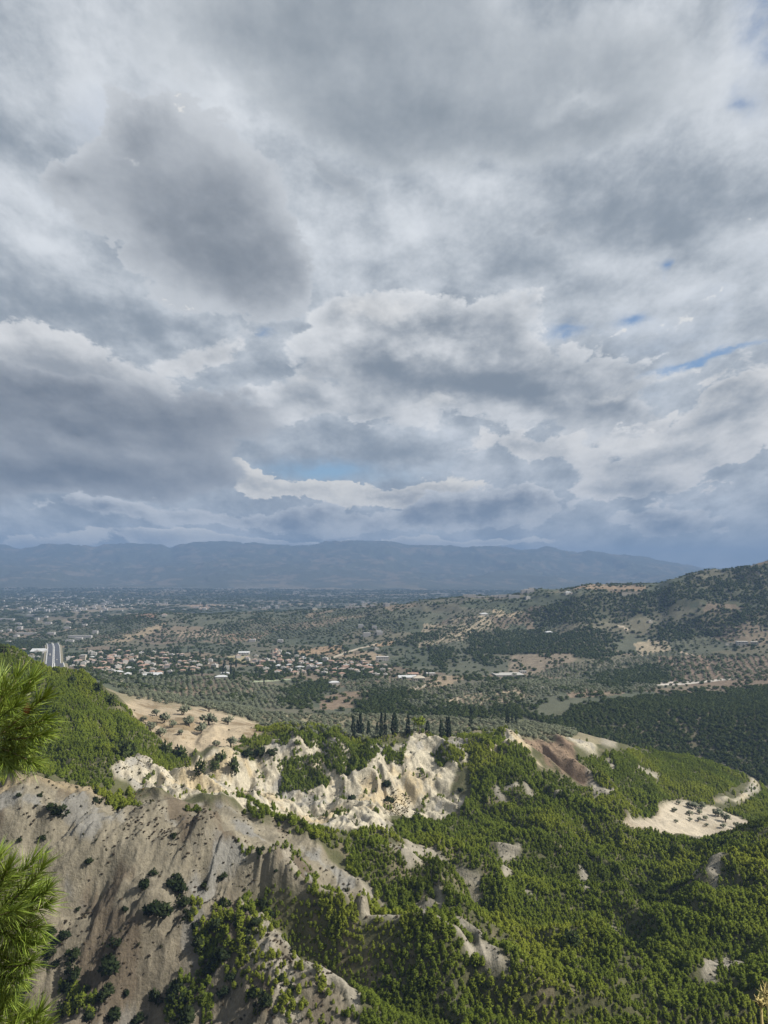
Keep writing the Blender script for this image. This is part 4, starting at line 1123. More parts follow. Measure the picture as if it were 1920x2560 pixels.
def where(u_, v_):
    a = 'far left' if u_ < 200 else 'left' if u_ < 420 else 'middle' if u_ < 600 else 'right'
    b = 'under the crest' if v_ < 2110 else 'high on the face' if v_ < 2240 else 'midway down' if v_ < 2380 else 'near the foot'
    return f'{b} of the grey hill, {a}'
cnt = {}
allb = list(bushes())
for b in allb:
    cnt.setdefault(where(b[6], b[7]), []).append(b)
ORD = ['first', 'second', 'third', 'fourth', 'fifth', 'sixth', 'seventh', 'eighth', 'ninth', 'tenth', 'eleventh', 'twelfth', 'thirteenth', 'fourteenth', 'fifteenth', 'sixteenth', 'seventeenth', 'eighteenth', 'nineteenth', 'twentieth', 'twenty-first', 'twenty-second', 'twenty-third', 'twenty-fourth']
for wh, bl in cnt.items():
    bl.sort(key=lambda b: b[6])
    for n_, b in enumerate(bl):
        i, bx, by, bz, w_, h_, bu, bv, hw = b
        size = 'large' if hw >= 20 else 'middling' if hw >= 13 else 'small'
        lab = f'{size} dark bush {wh}' + (f', {ORD[n_]} from the left' if len(bl) > 1 else '')
        plant('stem', BUSH_C[i % 4], BUSH_T, 'bush', bx, by, h_, w_ * 1.05, i * 1.7, lab, 'bush', 'dark bushes on the grey hillside', sink=.1 * h_, z=bz)

# the row of cypresses on the plateau: (column of tip, row of tip, row of foot, half width)
CYPR = [(883,1788,1845,9.5),(894,1800,1842,8),(901,1784,1842,9),(907,1808,1836,7),(921,1801,1842,9),(943,1806,1845,8),(953,1789,1848,7.5),(963,1793,1849,7.5),(986,1792,1846,15),(1020,1796,1848,9.5),(1053,1790,1816,8),
        (1069,1817,1848,12),(1104,1798,1846,11),(1117,1793,1844,7.5),(1123,1794,1845,8.5),(1177,1770,1822,8.5),(1269,1767,1815,9),(1281,1785,1816,6),(1290,1790,1816,6),(1250,1806,1816,4)]
for i, (cu, v0, v1, hw) in enumerate(CYPR):
    bx, by, bz = place(cu, v1, 518 if v1 > 1830 else 560, 700)
    h_ = (v1 - v0) / F * by * 1.03
    w_ = 1.15 * hw / F * by
    kind = 'broad ragged' if hw > 13 else 'short squat' if (v1 - v0) < 34 else 'stout' if hw > 9 else 'tall slender'
    plant('trunk', CYP_C[i % 4], CYP_T, 'cypress', bx, by, h_, w_ / (2 * (.075, .085, .065, .095)[i % 4]), i * 2.1,
          f'{kind} dark cypress on the olive plateau, {ORD[i]} of the line counted from the left' if i < 19 else 'very short cypress tip left of the three at the right end of the plateau', 'cypress tree', 'cypresses along the olive plateau', sink=.3, z=bz)
bx, by, bz = place(1048, 1858, 515, 600)
h_ = 45 / F * by
plant('trunk', STONE_C, TALL_T, 'stone_pine', bx, by, h_, 34 / F * by * 1.15, 0, 'round-headed pine with bare trunk standing between the cypresses on the cliff edge', 'pine tree', sink=.1, z=bz)

# single olives on the bare sandy slope and in the pale field
for grp, lst, d0, place_txt in (('olive trees on the bare sandy slope', [(392,1790,10),(410,1806,14),(431,1818,10),(459,1788,16),(473,1815,15),(454,1838,8),(503,1832,14),(522,1780,14),(522,1813,18),(570,1812,13),(541,1866,9),(576,1868,14),(375,1826,13),(400,1843,14),(358,1804,8)], 478, 'on the bare sandy slope'),
                                ('olive trees in the pale terraced field', [(1685,2031,7),(1725,2020,9),(1724,2040,8),(1748,2036,8),(1765,2052,7),(1766,2066,5),(1747,2053,6),(1796,2042,12),(1813,2056,12),(1808,2070,7),(1845,2070,9),(1857,2074,7),(1740,2024,10),(1755,2022,9),(1725,2052,5),(1690,2058,5),(1697,2012,6)], 497, 'in the pale terraced field')):
    lst = sorted(lst)
    for i, (ou, ov, hw) in enumerate(lst):
        bx, by, bz = place(ou, ov, d0, 640)
        w_ = 2.2 * hw / F * by
        plant('trunk', OLIVE_C[i % 4], OLIVE_T, 'olive_tree', bx, by, w_ * .95, w_ * 1.1, i * 1.3, f'{"spreading" if hw > 11 else "small"} grey-green olive tree {place_txt}, {ORD[i]} from the left', 'olive tree', grp, sink=.05, z=bz)
# a few pines with visible trunks at the head of the gully, by the cliff top
for i, (pu, pv0, pv1, hw, txt) in enumerate([(421,1848,1892,13,'tall dark pine with bare trunk left of the sandy slope foot'), (446,1862,1895,16,'broad dark pine beside the taller one under the sandy slope'), (310,1852,1900,16,'flat-topped pine with visible trunk on the left wooded slope'),
        (547,1876,1905,13,'rounded dark pine at the lip of the white cliff'), (335,1855,1890,9,'thin pine with leaning trunk on the left wooded slope'), (500,1898,1935,14,'dark pine leaning over the upper edge of the white cliff'), (540,1895,1930,11,'brownish bushy pine half way down the cliff lip'), (582,1890,1935,12,'dark upright pine hanging below the cliff lip'),
        (1432,2327,2370,18,'single large dark pine standing above the valley forest'), (244,1704,1737,9,'pointed pine on the crest of the left wooded hill'), (183,1686,1712,10,'rounded pine on the crest of the left wooded hill, above the village'), (276,1738,1765,15,'dome-shaped dark tree on the path at the end of the left wooded hill'), (8,1605,1635,14,'dark round tree on the skyline of the left wooded hill'), (135,1667,1686,8,'small tree in front of the motorway on the left crest')]):
    d0 = {1432: 255}.get(pu, 470 if pu < 330 and pv0 < 1800 else 400)
    bx, by, bz = place(pu, pv1, d0, 560)
    h_ = (pv1 - pv0) / F * by * 1.05; w_ = 2 * hw / F * by
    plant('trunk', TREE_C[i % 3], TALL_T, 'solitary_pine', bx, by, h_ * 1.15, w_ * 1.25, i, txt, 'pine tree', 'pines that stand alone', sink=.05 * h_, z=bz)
# clumps of round bushes at the cliff lip
for i, (pu, pv, hw, txt) in enumerate([(617,1884,17,'left round green bush of the three on the white cliff top'), (650,1880,18,'middle round green bush of the three on the white cliff top'), (680,1882,13,'right round green bush of the three on the white cliff top'),
        (970,1965,13,'dark green bush on the rib in the middle of the white cliff'), (976,2000,13,'dark round bush below another on the middle cliff rib'), (877,2028,12,'dark bush low on the white cliff, left of the gorse patch'), (882,1995,9,'small green bush on the white cliff face'), (1150,1975,8,'small dark round bush on the right slope of the white cliff'), (1035,2055,16,'olive green bush at the foot of the white cliff'), (697,2035,10,'reddish bush low on the white cliff')]):
    bx, by, bz = place(pu, pv + hw * .6, 440, 540)
    w_ = 2 * hw / F * by
    plant('stem', BUSH_C[i % 4], BUSH_T, 'bush', bx, by, w_ * .95, w_ * 1.1, i, txt, 'bush', 'bushes on the white cliff', sink=.1, z=bz)

# ---- of the rest, the three hundred that show largest stand singly; what lies beyond them is one mass
def zone(x_, y_, u_, v_, d_):
    if d_ > 700: return 'across the shaded valley beyond the plateau'
    if u_ < 520 and d_ > 340: return 'on the left wooded hill'
    if inside(np.array([u_]), np.array([v_]), TOPS)[0] or inside(np.array([u_]), np.array([v_]), SHOULDER)[0]: return 'on the brink above the white cliff'
    if d_ > 430 and u_ < 1260: return 'in the gullies of the white cliff'
    if d_ > 430: return 'on the far wooded slope beside the pale field'
    if u_ > 1560 and v_ < 2480: return 'on the wooded hill at the right'
    if v_ > 2440: return 'in the forest at the foot of the picture'
    if u_ < 1000: return 'on the spurs below the grey hillside'
    return 'in the green valley forest'
def emit(kind, crowns, trunk, tname, name, cat, adj, stuff_name, stuff_label, zoner, limit=300, sink=.06):
    A = np.concatenate(SCAT[kind])
    x_, y_, h_, w_, c_ = A.T
    z_ = height(x_, y_)
    u_, v_ = uv_of(x_ / y_, z_ / y_)
    vis = visible(x_, y_, h_ * .8) & (u_ > 5) & (u_ < 1915) & (v_ < 2555)
    score = np.where(vis, h_ * np.sqrt(w_ / np.maximum(h_, .01)) / y_, 0)
    o = np.argsort(-score)
    top = o[:limit]; top = top[score[top] > 0]
    rot = np.random.default_rng(len(A)).uniform(0, 6.28, len(A))
    done = {}
    for i in top:
        zn = zoner(x_[i], y_[i], u_[i], v_[i], y_[i])
        e = plant(tname, crowns[int(c_[i])], trunk, name, x_[i], y_[i], h_[i], w_[i], rot[i], f'{adj(h_[i], w_[i] / h_[i], c_[i])} {zn}', cat, f'{name.replace("_", " ")}s {zn}', sink=sink * h_[i], z=z_[i])
    protos = []
    for cme in crowns:
        key = (tname, cme.name)
        protos.append(PROTO[key][0] if key in PROTO else None)
    protos = [p or next(q for q in protos if q) for p in protos]
    rest = o[limit:]
    gn_scatter(stuff_name, np.stack([x_[rest], y_[rest], z_[rest] - sink * h_[rest]], -1), np.stack([w_[rest], w_[rest], h_[rest]], -1), rot[rest], c_[rest], protos, stuff_label)
    print(kind, len(A), 'single', len(top))
emit('pine', PINES, PINE_T, 'trunk', 'pine_tree', 'pine tree', lambda h, q, c: f'{"tall" if h > 3.1 else "low" if h < 2.3 else "middling"} {"broad bushy" if q > 1.28 else "slender"} green pine', 'pine_forest', 'dense young pine forest over the hillsides', zone)
emit('olive', OLIVE_C, OLIVE_T, 'trunk', 'olive_tree', 'olive tree', lambda h, q, c: f'{"tall" if h > 4.2 else "low"} {"wide" if q > 1.3 else "compact"} grey-green olive tree', 'olive_groves', 'grey-green olive groves over the valley', lambda x_, y_, u_, v_, d_: 'in the grove behind the cypresses' if u_ > 700 else 'in the grove above the bare sandy slope')
emit('tree', TREE_C, TALL_T, 'trunk', 'broad_tree', 'tree', lambda h, q, c: f'{"tall" if h > 6 else "low"} {"wide" if q > 1.25 else "narrow"} dark tree', 'distant_woods', 'woods and hedges across the plain, pine stands darkened for cloud shadow', lambda x_, y_, u_, v_, d_: 'on the big hill at the right' if u_ > 1150 and v_ < 1690 else 'in the fields around the village' if u_ < 1000 else 'in the fields right of the village')
emit('scrub', SCRUB_C, BUSH_T, 'stem', 'shrub', 'shrub', lambda h, q, c: f'{"large" if h * q > 1.6 else "small"} {"flat" if q > 1.25 else "round"} grey-green shrub', 'low_scrub', 'low scrub scattered over bare marl', lambda x_, y_, u_, v_, d_: 'on the lower grey hillside' if v_ > 2330 else 'on the upper grey hillside' if u_ < 800 else 'among the pines', sink=.15)
emit('gorse', GORSE_C, BUSH_T, 'stem', 'gorse_bush', 'shrub', lambda h, q, c: 'yellow-brown gorse bush', 'gorse_scrub', 'yellow-brown gorse thicket', lambda x_, y_, u_, v_, d_: 'on the white cliff' if u_ > 600 else 'along the scree below the left wooded hill', limit=60, sink=.15)

emit('brush', BRUSH_C, BUSH_T, 'stem', 'dry_shrub', 'shrub', lambda h, q, c: f'{"large" if q * h > 1.2 else "small"} dry grey-brown shrub', 'dry_brushwood', 'dry grey-brown brushwood on the marl', lambda x_, y_, u_, v_, d_: 'low on the grey hill' if v_ > 2330 else 'high on the grey hill', limit=300, sink=.2)
# ------------------------------------------------------------------ motorway
def plain_mat(name, c, rough=.85, grain=.25, scale=.4):
    mt_, q, b = new_mat(name)
    p = q.t.nodes.new('ShaderNodeNewGeometry').outputs['Position']
    q.put(b.inputs['Base Color'], q.vmath('SCALE', q.vec(*c), s=q.add(1 - grain / 2, q.mul(q.noise(p, scale, 4, .6), grain))))
    b.inputs['Roughness'].default_value = rough
    return mt_
M_ASPH = plain_mat('asphalt', (.075, .078, .085))
M_PAINT = plain_mat('road_paint', (.72, .72, .70))
M_CONC = plain_mat('concrete', (.62, .61, .58))
M_WHITE = plain_mat('white_render', (.41, .39, .355))
M_CREAM = plain_mat('cream_render', (.40, .355, .29))
M_ROSE = plain_mat('rose_render', (.40, .31, .26))
M_GREYW = plain_mat('grey_render', (.34, .33, .315))
M_TILE = plain_mat('roof_tiles', (.29, .195, .15), grain=.5, scale=1.5)
M_TILE2 = plain_mat('faded_roof_tiles', (.32, .25, .21), grain=.5, scale=1.5)
M_FLAT = plain_mat('flat_roof', (.38, .365, .34))
M_SHEET = plain_mat('sheet_roof', (.46, .465, .465), rough=.5)
M_WIN = plain_mat('window_glass', (.035, .042, .05), rough=.2)
M_DOOR = plain_mat('door_paint', (.16, .10, .06))

ks = np.linspace(-.75, 1.2, 90)
MC = np.array([mw_centre(k) for k in ks])
MT = np.gradient(MC, axis=0); MT /= np.linalg.norm(MT, axis=1)[:, None]
MN = np.stack([MT[:, 1], -MT[:, 0]], -1)
MZ = np.array([height(MC[:, 0] + MN[:, 0] * o_, MC[:, 1] + MN[:, 1] * o_) for o_ in (-13, -6, 0, 6, 13)]).max(0) + .5
MZ = np.convolve(np.pad(MZ, 6, mode='edge'), np.ones(13) / 13, 'valid') + 1.6
def ribbon(name, o0, o1, dz, mat, hgt=0.0, kind=None, k0=0, k1=90):
    V, Fs = [], []
    n_ = 4 if hgt else 2
    for i in range(k0, k1):
        for o_, h_ in (((o0, dz), (o1, dz)) if not hgt else ((o0, dz), (o0 + .08, dz + hgt), (o1 - .08, dz + hgt), (o1, dz))):
            V.append((MC[i, 0] + MN[i, 0] * o_, MC[i, 1] + MN[i, 1] * o_, MZ[i] + h_))
    for i in range(k1 - k0 - 1):
        for j in range(n_ - 1):
            a = i * n_ + j
            Fs.append((a, a + 1, a + n_ + 1, a + n_))
    o = obj(name, mesh_from(name, V, Fs, mat))
    if kind: o['kind'] = kind
    return o
ribbon('motorway_embankment', -17, 17, -.35, plain_mat('embankment_soil', (.20, .18, .12)), kind='structure')
ribbon('motorway', -12.2, 12.2, 0.0, M_ASPH, kind='structure')['label'] = 'dual carriageway running away through the plain'
for o_ in (-11.0, -1.9, 1.9, 11.0):
    ribbon('edge_line', o_ - .14, o_ + .14, .03, M_PAINT, kind='structure')
for nm, o_, lab in (('crash_barrier', -12.1, 'pale concrete crash barrier along the left edge of the motorway'), ('crash_barrier', 12.1, 'pale concrete crash barrier along the right edge of the motorway'),
                    ('crash_barrier', -.9, 'left of the two pale barriers in the motorway median'), ('crash_barrier', .9, 'right of the two pale barriers in the motorway median')):
    o = ribbon(nm, o_ - .45, o_ + .45, .0, M_CONC, hgt=1.0)
    tag(o, lab, 'crash barrier', 'crash barriers of the motorway')

def box(V, Fs, x0, x1, y0, y1, z0, z1):
    n = len(V)
    V += [(x0, y0, z0), (x1, y0, z0), (x1, y1, z0), (x0, y1, z0), (x0, y0, z1), (x1, y0, z1), (x1, y1, z1), (x0, y1, z1)]
    Fs += [tuple(n + i for i in f) for f in ((0, 1, 5, 4), (1, 2, 6, 5), (2, 3, 7, 6), (3, 0, 4, 7), (4, 5, 6, 7), (3, 2, 1, 0))]
def box_mesh(name, b, mat):
    V, Fs = [], []
    box(V, Fs, *b)
    return mesh_from(name, V, Fs, mat)
def car_mesh(kind):
    V, Fs = [], []
    if kind == 'lorry':
        box(V, Fs, -1.2, 1.2, -6, 3.2, .9, 3.8); box(V, Fs, -1.15, 1.15, 3.6, 5.6, .6, 3.0)
    else:
        box(V, Fs, -.88, .88, -2.1, 2.1, .35, .95); n = len(V)
        V += [(-.82, -1.7, .95), (.82, -1.7, .95), (.82, 1.0, .95), (-.82, 1.0, .95), (-.68, -1.1, 1.5), (.68, -1.1, 1.5), (.68, .3, 1.5), (-.68, .3, 1.5)]
        Fs += [tuple(n + i for i in f) for f in ((0, 1, 5, 4), (1, 2, 6, 5), (2, 3, 7, 6), (3, 0, 4, 7), (4, 5, 6, 7))]
    return mesh_from('body', V, Fs, M_WHITE)
CARB, LORB = car_mesh('car'), car_mesh('lorry')
WHEEL = tube('wheel', M_ASPH, [(-.1, 0, 0), (.1, 0, 0)], (.34, .34), 10)
for k, off, kind, lab in ((.30, -8, 'car', 'white car on the left carriageway of the motorway'), (.52, 6, 'car', 'white car on the right carriageway of the motorway'), (.68, -6, 'lorry', 'white lorry far along the left carriageway of the motorway')):
    i = int(np.argmin(np.abs(ks - k)))
    e = bpy.data.objects.new(kind, None); COL.objects.link(e)
    e.location = (MC[i, 0] + MN[i, 0] * off, MC[i, 1] + MN[i, 1] * off, MZ[i] + .03)
    e.rotation_euler = (0, 0, math.atan2(-MT[i, 0], MT[i, 1]))
    tag(e, lab, 'lorry' if kind == 'lorry' else 'car', 'vehicles on the motorway')
    obj('body', LORB if kind == 'lorry' else CARB, e)
    for wx in (-.8, .8):
        for wy in ((-4.6, 4.4) if kind == 'lorry' else (-1.35, 1.35)):
            obj('wheel', WHEEL, e, loc=(wx, wy, .34))

# ------------------------------------------------------------------ houses
def hip_roof(w, d, h, ov=.5, flat=False, mat=None):
    V, Fs = [], []
    if flat:
        box(V, Fs, -w / 2 - .15, w / 2 + .15, -d / 2 - .15, d / 2 + .15, 0, .35)
        box(V, Fs, -w * .18, w * .12, -d * .15, d * .2, .35, 2.3)
        return mesh_from('roof', V, Fs, mat)
    x_, y_ = w / 2 + ov, d / 2 + ov
    r_ = max(x_ - y_, .3)
    V = [(-x_, -y_, 0), (x_, -y_, 0), (x_, y_, 0), (-x_, y_, 0), (-r_, 0, h), (r_, 0, h)]
    Fs = [(0, 1, 5, 4), (2, 3, 4, 5), (1, 2, 5), (3, 0, 4), (3, 2, 1, 0)]
    return mesh_from('roof', V, Fs, mat)
def gable_roof(w, d, h, mat, ov=.4):
    x_, y_ = w / 2 + ov, d / 2 + ov
    V = [(-x_, -y_, 0), (x_, -y_, 0), (x_, y_, 0), (-x_, y_, 0), (-x_, 0, h), (x_, 0, h)]
    return mesh_from('roof', V, [(0, 1, 5, 4), (2, 3, 4, 5), (1, 2, 5), (3, 0, 4), (3, 2, 1, 0)], mat)
def wall_box(w, d, h, mat): return box_mesh('wall', (-w / 2, w / 2, -d / 2, d / 2, -2.0, h), mat)
HK = []
for wm, rm, fl, w_, d_, h_, txt in ((M_CREAM, M_TILE, False, 12, 9, 5.6, 'cream house with terracotta hipped roof'), (M_WHITE, M_TILE2, False, 11, 9, 3.4, 'low white house with faded tiled roof'), (M_ROSE, M_TILE, False, 13, 9, 6.2, 'rose house with tiled hipped roof'),
                                    (M_WHITE, M_FLAT, True, 11, 10, 6.4, 'white two-storey house with flat roof'), (M_CREAM, M_FLAT, True, 12, 9, 3.6, 'low cream house with flat roof'), (M_GREYW, M_TILE2, False, 10, 8, 5.8, 'grey house with faded tiled roof'), (M_WHITE, M_SHEET, False, 16, 9, 4.2, 'white shed with pale sheet roof')):
    HK.append((wall_box(w_, d_, h_, wm), hip_roof(w_, d_, 2.1, flat=fl, mat=rm), h_, txt, w_))
WINM = box_mesh('window', (-.55, .55, -.08, .08, 0, 1.3), M_WIN)
DOORM = box_mesh('door', (-.5, .5, -.08, .08, 0, 2.1), M_DOOR)
HPROTO = {}
def house(ki, x_, y_, z_, rz, sc, label, group):
    wm, rm, h_, txt, w_ = HK[ki]
    e = bpy.data.objects.new('house', None); COL.objects.link(e)
    e.location = (x_, y_, z_); e.rotation_euler = (0, 0, rz); e.scale = (sc, sc, sc)
    tag(e, label, 'house', group)
    if ki not in HPROTO:
        d_ = 9 if ki not in (3, 5) else (10 if ki == 3 else 8)
        HPROTO[ki] = [obj('wall', wm, e), obj('roof', rm, e, loc=(0, 0, h_))]
        for wx in (-.32, -.1, .32):
            obj('window', WINM, e, loc=(wx * w_, -d_ / 2 - .03, 1.0))
            if h_ > 5: obj('window', WINM, e, loc=(wx * w_, -d_ / 2 - .03, 3.9))
        obj('door', DOORM, e, loc=(.12 * w_, -d_ / 2 - .03, 0))
    else:
        for q in HPROTO[ki][:2]:
            c = q.copy(); COL.objects.link(c); c.parent = e
    return e
hr = np.random.default_rng(77)
VILL = [([(165,1648),(230,1632),(300,1628),(420,1634),(515,1650),(522,1676),(440,1692),(330,1692),(250,1694),(172,1692)], 115, 'in the western part of the village', 1060, 1640),
        ([(640,1655),(690,1632),(760,1640),(810,1650),(880,1655),(985,1668),(965,1690),(850,1692),(700,1688),(640,1680)], 95, 'in the eastern part of the village', 1060, 1640),
        ([(500,1645),(640,1640),(645,1690),(510,1690)], 10, 'between the two halves of the village', 1060, 1640), ([(20,1625),(105,1622),(110,1650),(50,1655)], 10, 'beside the motorway', 1200, 1800)]
used = []
for poly, n_, wh, d0, d1 in VILL:
    pa = np.array(poly); got = 0; tries = 0
    while got < n_ and tries < 6000:
        tries += 1
        hu, hv = hr.uniform(pa[:, 0].min(), pa[:, 0].max()), hr.uniform(pa[:, 1].min(), pa[:, 1].max())
        if not inside(np.array([hu]), np.array([hv]), poly)[0]: continue
        x_, y_, z_ = place(hu, hv, d0, d1)
        if not off_road(np.array([x_]), np.array([y_]), 26)[0]: continue
        if any((x_ - a) ** 2 + (y_ - b) ** 2 < 12 ** 2 for a, b in used): continue
        used.append((x_, y_))
        ki = int(hr.choice(7, p=(.16, .2, .07, .2, .14, .15, .08)))
        house(ki, x_, y_, z_, hr.choice([0, .25, -.3, 1.57, .5]) + hr.normal() * .1, hr.uniform(.6, .95), f'{HK[ki][3]} {wh}', f'houses {wh}')
        got += 1
for hu, hv, d0, ki, sc, wh in ((1319,1497,1700,3,1.0,'alone on the brow of the right hill'), (1430,1484,1600,4,.8,'by the bare cutting on the right hill crest'), (411,1540,1900,1,1.3,'on the crest of the low ridge'), (787,1525,2000,4,1.3,'beside dark trees on the far ridge'), (553,1699,1000,6,1.0,'in the groves below the village'), (170,1558,2000,1,1.2,'on the left flank of the low ridge'),
                               (1372,1585,1300,6,1.0,'among pines on the right slope'), (1625,1556,1300,4,.8,'on the right slope below the terraces'), (1210,1540,1500,6,1.2,'high on the left shoulder of the right hill'), (1420,1485,1700,6,1.0,'on the right hill brow, left of the cutting'), (940,1625,1200,4,1.0,'on the dry field above the village'), (835,1712,1000,6,.9,'at the edge of the groves below the village')):
    x_, y_, z_ = place(hu, hv, d0, 2600)
    house(ki, x_, y_, z_, .2, sc, f'{HK[ki][3]} {wh}', 'lone houses in the fields')

def building(name, u_, v_, wpx, hpx, depth, label, cat, wm, rm, roof='flat', nwin=4, floors=1, rz=.1, d0=1050, d1=2400):
    """one of the larger buildings: walls, roof, rows of windows"""
    x_, y_, z_ = place(u_, v_, d0, d1)
    w_, h_ = wpx / F * y_, hpx / F * y_
    e = bpy.data.objects.new(name, None); COL.objects.link(e)
    e.location = (x_, y_, z_); e.rotation_euler = (0, 0, rz)
    tag(e, label, cat)
    obj('wall', wall_box(w_, depth, h_, wm), e)
    if roof == 'flat':
        V, Fs = [], []
        box(V, Fs, -w_ / 2 - .3, w_ / 2 + .3, -depth / 2 - .3, depth / 2 + .3, 0, .4)
        obj('roof', mesh_from('roof', V, Fs, rm), e, loc=(0, 0, h_))
    elif roof == 'gable': obj('roof', gable_roof(w_, depth, max(1.8, depth * .16), rm), e, loc=(0, 0, h_))
    else: obj('roof', hip_roof(w_, depth, max(2.2, depth * .22), mat=rm), e, loc=(0, 0, h_))
    for f in range(floors):
        for k in range(nwin):
            obj('window', WINM, e, loc=(w_ * ((k + .5) / nwin - .5), -depth / 2 - .03, h_ * (f + .35) / floors), sc=(1.2, 1, min(1.2, h_ / floors / 3)))
    return e
building('warehouse', 382, 1692, 42, 6, 18, 'long white warehouse in front of the western village', 'warehouse', M_WHITE, M_SHEET, 'gable', 6)
building('apartment_block', 208, 1652, 13, 14, 12, 'tall pale apartment block at the western village end', 'building', M_CREAM, M_FLAT, 'flat', 4, 3)
building('apartment_block', 276, 1657, 15, 11, 12, 'rose apartment block in the middle of the western village', 'building', M_ROSE, M_TILE, 'hip', 4, 2)
building('warehouse', 97, 1632, 30, 5, 30, 'big pale shed left of the motorway', 'warehouse', M_GREYW, M_SHEET, 'gable', 4)
building('school', 956, 1652, 30, 10, 14, 'long white two-storey building above the eastern village', 'school', M_WHITE, M_FLAT, 'flat', 7, 2)
building('warehouse', 1018, 1696, 44, 4, 16, 'low white-roofed shed beside the domed house', 'warehouse', M_WHITE, M_SHEET, 'gable', 5, d0=980)
building('villa', 1047, 1702, 28, 8, 14, 'cream villa with pointed roof and arched porch', 'villa', M_CREAM, M_CREAM, 'hip', 6, d0=960)
building('barn', 1032, 1688, 26, 4, 12, 'red-roofed barn behind the white shed', 'barn', M_ROSE, M_TILE, 'gable', 3, d0=980)
building('warehouse', 1076, 1690, 22, 7, 12, 'white block at the right end of the shed group', 'warehouse', M_WHITE, M_FLAT, 'flat', 3, 1, d0=980)
building('hall', 610, 1636, 26, 5, 14, 'white hall with dark openings between the two village halves', 'hall', M_WHITE, M_SHEET, 'gable', 4)
building('modern_villa', 1855, 1613, 26, 9, 12, 'white modern villa with large dark windows on the right slope', 'villa', M_WHITE, M_WHITE, 'flat', 3, 2, rz=-.1, d0=1150)
building('modern_villa', 1886, 1612, 16, 7, 10, 'small white annexe right of the modern villa', 'villa', M_WHITE, M_WHITE, 'flat', 1, 1, rz=-.2, d0=1150)
building('garden_wall', 1830, 1611, 34, 3, 1, 'long white garden wall left of the modern villa', 'wall', M_WHITE, M_WHITE, 'flat', 0, 1, rz=.12, d0=1150)
building('retaining_wall', 1578, 1487, 48, 7, 2, 'pale retaining wall of the cutting on the right hill crest', 'wall', M_CREAM, M_CREAM, 'flat', 0, 1, rz=.05, d0=1600)
building('depot', 1270, 1688, 70, 3, 30, 'wide grey depot with flat roof below the wooded knoll', 'depot', M_GREYW, M_FLAT, 'flat', 9, 1, d0=1000)
building('lorry_shed', 1307, 1682, 16, 4, 8, 'dark open shed on the grey depot yard', 'shed', M_GREYW, M_FLAT, 'flat', 3, 1, d0=1000)
# church with dome and bell tower
x_, y_, z_ = place(690, 1642, 1050, 1800)
ch = bpy.data.objects.new('church', None); COL.objects.link(ch); ch.location = (x_, y_, z_)
tag(ch, 'cream church with red dome above the eastern village', 'church')
obj('nave', wall_box(12, 20, 8, M_CREAM), ch); obj('roof', gable_roof(12, 20, 3, M_TILE), ch, loc=(0, 0, 8))
dome = tube('drum', M_CREAM, [(0, 0, 8), (0, 0, 13)], (3.6, 3.6), 12); obj('drum', dome, ch)
obj('dome', tube('dome', M_TILE, [(0, 0, 13), (0, 0, 14.5), (0, 0, 16), (0, 0, 16.8)], (4, 3.4, 2, .3), 12), ch)
for sx in (-5, 5):
    obj('bell_tower', box_mesh('bell_tower', (sx - 1.6, sx + 1.6, -11, -8, 0, 13), M_CREAM), ch)
for k in (-3, 0, 3): obj('window', WINM, ch, loc=(k, -10.03, 4))

# village cypresses and dark trees
vc = [(590,1668,30),(585,1700,36),(577,1690,40),(560,1690,50),(640,1690,26),(500,1640,24),(445,1633,22),(470,1632,22),(440,1632,18),(430,1630,18),(285,1632,20),(275,1630,18),(262,1640,16),(330,1690,16),(361,1690,22),(410,1684,20),(310,1690,13),(232,1698,12),(505,1690,26),(650,1700,24),(660,1712,22),(790,1640,14),(823,1620,16),(826,1620,15),(862,1642,18),(888,1640,14),(856,1625,18),(850,1620,14),(700,1650,20),(768,1650,12),(1013,1645,18),(920,1632,14),(935,1628,16),(1050,1690,16),(1058,1692,14),(1064,1692,16),(1072,1692,18),(1046,1688,14),(960,1632,12),(730,1630,12),(678,1636,14)]
for i, (cu, cv, hp) in enumerate(vc):
    bx, by, bz = place(cu, cv, 1000, 1700)
    h_ = hp / F * by * .8
    plant('trunk', CYP_C[i % 4], CYP_T, 'cypress', bx, by, h_, h_ * 1.3, i, 'dark cypress beside the white shed group' if cu > 1000 else 'dark cypress in the western part of the village' if cu < 520 else 'dark cypress in the middle of the village' if cu < 680 else 'dark cypress in the eastern part of the village', 'cypress tree', 'cypresses of the village', sink=.2, z=bz)

